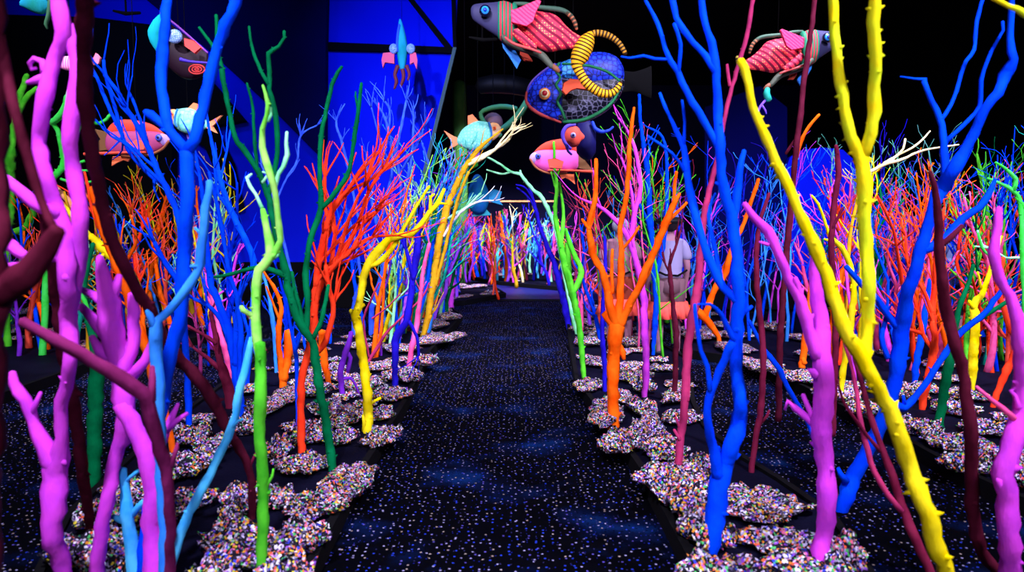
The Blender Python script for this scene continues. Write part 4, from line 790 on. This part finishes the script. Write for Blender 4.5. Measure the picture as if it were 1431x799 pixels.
# pink fish beyond, and its mirror reflection at left, built as a solid copy
def pink_fish(mp, sc, Y, label, dim=False):
    b = Beast('hanging_fish', label, 'hanging fish', (775, 220), Y, mp, sc, 'pink and red fish hanging from the ceiling', .4)
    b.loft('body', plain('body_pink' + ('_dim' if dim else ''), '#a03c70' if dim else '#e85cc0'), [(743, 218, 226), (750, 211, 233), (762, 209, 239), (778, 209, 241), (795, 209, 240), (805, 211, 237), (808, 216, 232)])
    b.loft('back_fin', plain('back_red', '#d8402c'), [(745, 214, 217), (752, 206, 213), (762, 199, 212), (776, 195, 212), (792, 194, 212), (802, 199, 213), (807, 207, 216)], .35, label='red back ridge')
    b.loft('snout', plain('snout_grey', '#a88cd8'), [(740, 219, 223), (744, 214, 228), (752, 211, 232), (756, 211, 233)], .45)
    b.tube('outline', plain('outline_brown', '#905030'), '741,222,3 748,233,3 760,240,3 775,243,3 792,242,3', -.02)
    b.tube('belly_bar', plain('bar_red', '#e04c38'), '766,238,3 790,238,3 812,239,4 832,240,4', -.04)
    b.fin('side_fin', plain('fin_orange2', '#ff5a48'), [(766, 223), (776, 221), (787, 226), (785, 235), (768, 234)], -.13 * sc * Y / 6.5, .02)
    b.fin('tail', plain('tail_brown', '#6c4828'), [(806, 211), (822, 206), (815, 220), (828, 238), (806, 234)], 0, .02)
    b.fin('belly_fin', plain('fin_frill', '#ff7848'), [(782, 242), (802, 243), (803, 256), (796, 251), (790, 248), (785, 250)], 0, .02)
    b.eye(752, 218, 4, -.04 * Y / 6.5, [('eye', '#3c50c8', 1.0), ('pupil', '#101840', .5)])
pink_fish(ID, 1, 6.8, 'pink fish with red back hanging below the large blue fish')
pink_fish(lambda x, y: (236 - (x - 741) * 1.3, 166 + (y - 193) * 1.05), 1.2, 6.2, 'dim mirror image of the pink fish behind the blue twigs at left', True)
# small red-faced bird fish
b = Beast('hanging_bird', 'small hanging bird figure with red face and violet crest under the blue fish', 'hanging creature', (800, 190), 6.3, thick=.5)
b.loft('face', plain('face_red', '#f05848'), [(787, 184, 196), (793, 178, 203), (801, 175, 206), (808, 178, 203), (812, 184, 197), (817, 189, 194)], .5)
b.tube('crest', plain('crest_violet', '#6a50f0'), '804,174,4 793,176,5 787,184,6 787,194,5 792,203,5 798,208,4', -.02)
b.eye(801, 189, 4, -.09, [('eye', '#c8c8ff', 1.0), ('pupil', '#2c2c90', .5)])
b.tube('feathers', plain('feather_violet', '#4030b0'), '792,203,5 794,211,4 799,216,3', -.03)
b.loft('body', plain('body_navy', '#10105c'), [(806, 172, 214), (814, 166, 222), (824, 168, 224), (832, 180, 214)], .5, .08)
b.tube('wing_crescent', plain('wing_blue', '#2048f0'), '828,170,4 831,179,6 840,184,6 851,182,4 857,177,3', 0.0)
# teal fish and its mirror reflection at left, modelled as a second fish
def teal_fish(mp, sc, Y, label):
    b = Beast('hanging_fish', label, 'hanging fish', (668, 188), Y, mp, sc, 'mint fish hanging from the ceiling', .5)
    b.loft('body', scales_mat('mint_scales', '#7ce8d8', '#58d0c8', 22, '#a8fce8', .05), [(639, 193, 200), (645, 182, 205), (655, 174, 209), (667, 169, 211), (678, 170, 208), (686, 172, 200), (688, 174, 196)])
    b.loft('head', paint('peach_head', '#ffb878', '#ffd0a0', 5), [(685, 172, 198), (690, 171, 196), (696, 173, 191), (700, 178, 186)], .55)
    b.tube('collar', plain('collar_blue', '#2878c8'), '683,171,3 686,180,3 687,192,3 684,200,3', -.09)
    b.fin('back_fin', plain('fin_peach', '#ff8c58'), [(654, 174), (654, 162), (660, 160), (668, 169)], 0, .03)
    b.fin('tail', plain('tail_peach', '#f09060'), [(642, 193), (634, 190), (620, 182), (629, 195), (632, 199), (627, 209), (640, 202)], 0, .03)
    b.eye(691, 179, 2.4, -.1 * Y / 10, [('eye', '#ff6020', 1.0), ('pupil', '#402010', .5)])
    b.fin('belly_fin', plain('fin_violet', '#6c48b8'), [(652, 207), (672, 210), (668, 222), (656, 216)], .03, .03)
teal_fish(ID, 1, 10.0, 'mint fish with peach head hanging above the far bend of the path')
teal_fish(lambda x, y: (232 + (700 - x) * .95, 150 + (y - 168) * .85), .9, 7.0, 'mirror image of the mint fish seen through the V of the blue trunk')
b = Beast('hanging_fish', 'green hanging fish below the mint fish at the far bend', 'hanging fish', (650, 228), 10.4)
b.loft('body', paint('leaf_green', '#40c848', '#28a03c', 6), [(634, 230, 236), (640, 222, 240), (650, 216, 240), (660, 221, 236), (668, 226, 232)])
b.tube('fin', plain('fin_mint', '#40d8a0'), '642,236,6 638,246,7 644,254,5', 0); b.fin('tail', plain('tail_green', '#30b050'), [(636, 233), (626, 224), (628, 244)], 0, .03)
b = Beast('hanging_fish', 'blue fish with spread fins hanging low before the end thicket', 'hanging fish', (668, 275), 11.0)
b.loft('body', paint('deep_teal', '#1860b8', '#1478a8', 4), [(655, 262, 290), (662, 246, 298), (670, 244, 300), (678, 256, 296), (683, 268, 284)], .6)
b.fin('tail', plain('tail_teal', '#1888c0'), [(680, 272), (690, 264), (701, 268), (698, 279), (702, 286), (690, 283), (680, 280)], 0, .03)
b.fin('belly_fin', plain('fin_teal', '#2098b0'), [(664, 295), (680, 293), (686, 300), (660, 302)], 0, .03)
# the fish seen from the front against the blue wall
b = Beast('hanging_fish', 'teal fish seen nose-on with coral side fins against the blue wall', 'hanging fish', (562, 70), 12.0)
b.tube('body', paint('teal_body', '#28b8c8', '#1ca8a0', 3), '559,27,2 560,38,8 561,52,13 562,66,15 562,80,13 562,92,9 562,98,4', 0, 14)
b.tube('back_stripe', plain('stripe_blue', '#2c60e8'), '558,34,3 556,48,4 555,62,4 556,72,3', -.06)
for sx in (-1, 1):
    f = lambda x: 562 + sx * (x - 562)
    b.fin('side_fin', plain('fin_coral', '#ff5c78'), [(f(573), 72), (f(589 if sx < 0 else 581), 74), (f(591 if sx < 0 else 583), 84), (f(589 if sx < 0 else 582), 95), (f(586 if sx < 0 else 578), 87), (f(573), 89)], -.04, .06)
    m = MB(); m.ball(b.q(f(574), 68, -.05), .075, 12, (1, .6, 1.1)); m.build('cheek', scales_mat('cheek_dots', '#88b8ff', '#2848a0', 60, '#c8e0ff', .1), b.root)
for d in ('556,92,6 552,104,5 554,114,5 551,124,3', '562,95,6 564,107,5 561,118,4 560,122,2', '568,92,6 572,103,4 570,112,3'):
    b.tube('tentacle', plain('tentacle_brown', '#7c3038'), d, 0)
# left hanging creatures
b = Beast('hanging_creature', 'dark hanging creature with teal head and red spiral belly, upper left by the blue trunk', 'hanging creature', (250, 66), 6.4)
b.tube('head', paint('teal_head', '#18b8c8', '#149c90', 4), '227,20,5 223,32,17 218,46,21 219,58,17 222,72,5', -.05, 14)
b.loft('body', plain('body_darkplum', '#20081c'), [(226, 22, 78), (240, 34, 98), (258, 48, 110), (276, 62, 110), (290, 74, 100)], .35, .08)
b.tube('edge_line', plain('edge_violet', '#7838a0'), '224,18,3 245,34,3 268,54,3 290,74,3', -.02)
m = MB(); m.ball(b.q(244, 51, -.06), .062, 14, (1.1, .5, 1)); m.build('cheek', scales_mat('cheek_dots', '#88b8ff', '#2848a0', 60, '#c8e0ff', .1), b.root)
b.fin('side_fin', plain('fin_coral2', '#f04c48'), [(258, 54), (270, 56), (280, 66), (272, 74), (258, 64)], -.12, .03, 'coral side fin')
for rr_ in (10, 6, 2.5):
    b.tube('spiral_ring', plain('ring_red', '#b83030'), ' '.join('%.1f,%.1f,2.2' % (275 + rr_ * 1.1 * math.cos(a * PI / 8), 97 + rr_ * .65 * math.sin(a * PI / 8)) for a in range(17)), -.1, 6)
b.tube('arm', plain('arm_violet', '#4830c0'), '252,83,6 265,86,4 290,88,3', -.08)
b = Beast('hanging_creature', 'turquoise hanging creature cut by the top edge at far left', 'hanging creature', (48, 8), 5.6)
b.loft('body', paint('turquoise', '#1888a8', '#147c70', 4), [(28, 2, 8), (36, -8, 12), (48, -12, 18), (60, -6, 20), (68, 4, 12)]); b.tube('arm', plain('arm_olive', '#2c5c3c'), '70,0,6 68,20,6 64,34,5 66,40,3', 0)
b = Beast('hanging_fish', 'small pink striped fish seen between the magenta trunks at far left', 'hanging fish', (100, 88), 5.0)
b.loft('body', uv_stripes('pink_white', '#ff70b8', '#ffb0e0', 60, .5), [(80, 86, 90), (86, 80, 96), (98, 78, 99), (112, 80, 98), (124, 84, 94), (131, 80, 90)]); b.fin('tail', plain('tail_pink', '#ff88a8'), [(129, 84), (134, 75), (139, 80), (137, 88), (130, 90)], 0, .02)
# things standing or hanging in the dark behind the bend
m = MB()
pts = [P(642, 395, 20.0), P(643, 300, 20.0), P(643, 200, 20.0), P(642, 116, 20.0)]; pts[0].z = 0
P2, R2 = catmull(pts, [.22, .22, .21, .19], .4); m.tube(P2, R2, 20)
for i, v in enumerate(m.v):
    k = i % 20 if i < len(P2) * 20 else 0
    if k % 2 and i < len(P2) * 20: c = P2[i // 20]; m.v[i] = c + (v - c) * .8
tag(m.build('cactus_sculpture', paint('cactus_green', '#4c8c44', '#3c7038', 1.5), None, Vector((pts[0].x, 20.0, 0))), 'tall ribbed green column like a cactus in the dark behind the mint fish', 'sculpture')
r = empty('kelp_sculpture', P(700, 170, 13.2)); tag(r, 'green kelp fronds hanging in the dark, curving up to the right', 'sculpture')
for k, s_ in enumerate(('690,186,5 702,180,8 716,170,10 727,158,11 735,145,10 741,130,5', '700,190,7 680,175,6 672,158,6 690,150,7 708,149,7 722,152,6')):
    cc = parse(s_); P2, R2 = catmull([P(x, y, 13.2) for x, y, w_ in cc], [w_ * .5 * 13.2 / F for x, y, w_ in cc], .08)
    m = MB(); m.tube(P2, R2, 10); m.build('frond', paint('kelp_green', '#4c8840', '#3c7c50', 2), r)
m = MB(); q = P(718, 160, 13.2); m.tube([q, Vector((q.x, q.y, ZC + .02))], [.008, .008], 6); m.build('hanging_wire', BLACK, r)
r = empty('hanging_dome', P(689, 172, 13.6)); tag(r, 'dull peach rounded form hanging in the dark behind the mint fish', 'sculpture')
m = MB(); q = P(689, 172, 13.6); m.ball(q, .17, 20, (1.1, 1, 1.15)); m.build('dome', plain('peach_dull', '#8c5c48'), r)
m = MB(); m.tube([q, Vector((q.x, q.y, ZC + .02))], [.008, .008], 6); m.build('hanging_wire', BLACK, r)
m = MB(); m.tube([P(670, 120, 14.6), P(690, 117, 14.6), P(715, 118, 14.6), P(742, 124, 14.6)], [.16, .19, .19, .17], 16)
r = empty('ceiling_duct', P(705, 118, 14.6)); tag(r, 'grey curved duct hanging in the dark above the bend', 'duct')
m.build('duct_body', plain('duct_grey', '#07070a'), r)
m = MB(); m.tube([P(705, 112, 14.6), Vector((P(705, 112, 14.6).x, 14.6, ZC + .02))], [.015, .015], 6); m.build('hanger', BLACK, r)
for (x, y, Y, lab) in ((176, 18, 9.0, 'black lamp bracket hanging at upper left'), (674, 55, 8.5, 'black lamp bracket hanging beside the grey head of the large creature')):
    r = empty('lamp_bracket', P(x, y, Y)); tag(r, lab, 'bracket')
    m = MB(); m.tube([P(x - 18, y - 3, Y), P(x, y + 1, Y), P(x + 20, y, Y)], [.012, .025, .018], 8); m.build('crossbar', BLACK, r)
    m = MB(); p = P(x, y, Y); m.tube([p, Vector((p.x, p.y, ZC + .02))], [.012, .012], 8); m.build('drop_rod', BLACK, r)
# ---------------------------------------------------------------- visitors
def skin_obj(name, verts, edges, radii, mat, parent, root=0, sub=2):
    me = bpy.data.meshes.new(name); me.from_pydata([tuple(v) for v in verts], edges, []); me.materials.append(mat)
    o = bpy.data.objects.new(name, me); COL.objects.link(o)
    if parent: o.parent = parent
    o.modifiers.new('skin', 'SKIN').use_smooth_shade = True
    if not me.skin_vertices: 
        raise RuntimeError('no skin layer')
    for i, r in enumerate(radii):
        d = me.skin_vertices[0].data[i]; d.radius = (r, r) if not isinstance(r, tuple) else r; d.use_root = (i == root)
    s = o.modifiers.new('smooth', 'SUBSURF'); s.levels = sub; s.render_levels = sub
    return o
def person(label, x, y, H, rz, hair, hat, shirt, shorts_top, shorts_hem, strap=True):
    """standing figure built facing +y (its own front), feet on the floor"""
    r = empty('person', Vector((x, y, 0))); r.rotation_euler.z = rz; tag(r, label, 'person')
    k = H / 1.7; SK = plain('skin', '#9c6a80', .6)
    V = []; E = []; R = []
    def add(p, rad, link_=None):
        V.append(Vector(p) * k); R.append(rad * k if not isinstance(rad, tuple) else (rad[0] * k, rad[1] * k)); i = len(V) - 1
        if link_ is not None: E.append((link_, i))
        return i
    pel = add((0, 0, .93), .13); wa = add((0, 0, 1.08), .12, pel); chst = add((0, .0, 1.28), (.15, .12), wa); nb = add((0, -.01, 1.42), .07, chst); nk = add((0, 0, 1.49), .052, nb)
    h1 = add((0, .012, 1.56), .075, nk); h2 = add((0, .01, 1.63), .088, h1); add((0, .0, 1.69), .05, h2)
    for s in (-1, 1):
        hp = add((s * .09, 0, .87), .088, pel); kn = add((s * .105, .02, .48), .058, hp); cf = add((s * .11, -.01, .34), .055, kn); an = add((s * .115, -.02, .09), .036, cf); add((s * .12, .04, .045), .038, an); add((s * .125, .14, .035), .03, len(V) - 1)
        sh = add((s * .17, 0, 1.39), .058, nb); el = add((s * .23, -.02, 1.12), .042, sh); wr = add((s * .24, .07, .88), .027, el); pa = add((s * .24, .09, .82), .034, wr)
        for fi, (dx, ln) in enumerate(((-.028, .062), (-.010, .074), (.010, .068), (.027, .052))):
            a = add((s * .24 + dx * .9, .10, .775), .0095, pa); b_ = add((s * .24 + dx, .103, .775 - ln * .5), .0088, a); add((s * .24 + dx, .098, .775 - ln), .0075, b_)
        t = add((s * .215, .125, .81), .010, pa); add((s * .212, .14, .775), .009, t)
    body = skin_obj('body', V, E, R, SK, r)
    def mesh(name, mb, mat, par=r):
        me = bpy.data.meshes.new(name); me.from_pydata([tuple(v) for v in mb.v], [], mb.f); me.materials.append(mat)
        me.polygons.foreach_set('use_smooth', [True] * len(me.polygons)); o = bpy.data.objects.new(name, me); COL.objects.link(o); o.parent = par; return o
    m = MB()
    for s in (-1, 1): m.ball((s * .03 * k, .088 * k, 1.615 * k), .012 * k, 8)
    m.tube([Vector((0, .085, 1.615)) * k, Vector((0, .112, 1.585)) * k], [.008 * k, .014 * k], 6); mesh('face', m, SK, body)
    m = MB(); m.tube([Vector((-.025, .088, 1.55)) * k, Vector((0, .095, 1.548)) * k, Vector((.025, .088, 1.55)) * k], [.004, .006, .004], 6); mesh('mouth', m, plain('lip', '#80384c'), body)
    for s in (-1, 1): m = MB(); m.ball((s * .088 * k, 0, 1.605 * k), .02 * k, 8, (.5, .8, 1.3)); mesh('ear', m, SK, body)
    # shirt: torso with short sleeves
    Vs = [Vector(p) * k for p in ((0, 0, .90), (0, 0, 1.08), (0, 0, 1.28), (0, -.01, 1.42), (-.18, 0, 1.385), (-.235, -.015, 1.18), (.18, 0, 1.385), (.235, -.015, 1.18))]
    skin_obj('shirt', Vs, [(0, 1), (1, 2), (2, 3), (3, 4), (4, 5), (3, 6), (6, 7)], [(.185 * k, .15 * k), (.165 * k, .14 * k), (.18 * k, .145 * k), .085 * k, .075 * k, .07 * k, .075 * k, .07 * k], shirt, r, 2)
    def leg_tubes(z0, z1, r0, r1, n=18):
        m = MB()
        for s in (-1, 1): m.tube([Vector((s * .088, 0, z0)) * k, Vector((s * .1, .01, (z0 + z1) / 2)) * k, Vector((s * .108, .012, z1)) * k], [r0 * k, (r0 + r1) / 2 * k, r1 * k], n)
        return m
    m = leg_tubes(.96, .62, .118, .105); m.tube([Vector((0, 0, .98)) * k, Vector((0, 0, .82)) * k], [.155 * k, .15 * k], 20); mesh('shorts', m, shorts_top)
    m = MB()                                   # ruffled hem
    for s in (-1, 1):
        n = 36; z = (.70, .60, .50); base_ = len(m.v)
        for zi, zz in enumerate(z):
            for j in range(n):
                a = 2 * PI * j / n; rr2 = (.115 + .03 * zi + (.012 + .012 * zi) * math.sin(a * 9 + zi)) * k
                m.v.append(Vector((s * .1 * k + rr2 * math.cos(a), rr2 * math.sin(a), zz * k)))
        for zi in range(2):
            for j in range(n): q = base_ + zi * n; m.f.append((q + j, q + (j + 1) % n, q + n + (j + 1) % n, q + n + j))
    o = mesh('shorts_hem', m, shorts_hem); sd = o.modifiers.new('thick', 'SOLIDIFY'); sd.thickness = .012; o['label'] = 'coral ruffled hem'
    for s in (-1, 1):
        m = MB(); m.tube([Vector((s * .115, -.05, .06)) * k, Vector((s * .12, .03, .06)) * k, Vector((s * .125, .12, .045)) * k, Vector((s * .127, .19, .035)) * k], [.045 * k, .052 * k, .048 * k, .03 * k], 12); mesh('shoe', m, plain('shoe_dark', '#20202c'))
    m = MB(); c = Vector((0, -.015, 1.635)) * k; m.ball(c, .108 * k, 18, (1, 1.05, .95)); 
    m.v = [v if not (v.y > .04 * k and v.z < 1.65 * k) else Vector((v.x, .04 * k, v.z)) for v in m.v]
    mesh('hair', m, hair)
    if hat:
        m = MB(); m.tube([Vector((0, 0, 1.66)) * k, Vector((0, 0, 1.675)) * k], [.18 * k, .17 * k], 24); h = mesh('hat', m, plain('hat_black', '#0c0c14'))
        m = MB(); m.tube([Vector((0, 0, 1.67)) * k, Vector((0, 0, 1.74)) * k, Vector((0, 0, 1.79)) * k], [.112 * k, .105 * k, .085 * k], 20); mesh('hat_crown', m, plain('hat_blue', '#5a74c8'), h)
    if strap:
        m = MB(); m.tube([Vector((-.2, -.10, 1.08)) * k, Vector((-.1, -.165, 1.03)) * k, Vector((.05, -.17, 1.02)) * k, Vector((.19, -.1, 1.08)) * k], [.013 * k] * 4, 8); mesh('bag_strap', m, BLACK)
    return r
TEE = plain('tee_lavender', '#8c84b0', .8); TEE2 = plain('tee_rose', '#9c6c80', .8)
person('person in a black brimmed hat and pale lavender shirt standing behind the right bed', P(934, 400, 8.2).x, 8.2, 1.62, .15, plain('hair_dark', '#281c28', .7), True, TEE, plain('shorts_brown', '#6c4c58', .8), plain('coral_cloth', '#ff5a50', .8))
person('person with fluffy grey hair and rosy shirt standing behind the orange goblet tree', P(866, 400, 8.6).x, 8.6, 1.60, -.2, plain('hair_grey', '#b0b0c8', .8), False, TEE2, plain('shorts_rust', '#a04030', .8), plain('coral_cloth', '#ff5a50', .8))
person('person in a pale blue shirt half hidden by the far right thicket', P(1333, 380, 9.4).x, 9.4, 1.62, .1, plain('hair_dark', '#281c28', .7), False, plain('tee_blue', '#88a0e0', .8), plain('shorts_navy', '#202860', .8), plain('hem_navy', '#283070', .8), False)
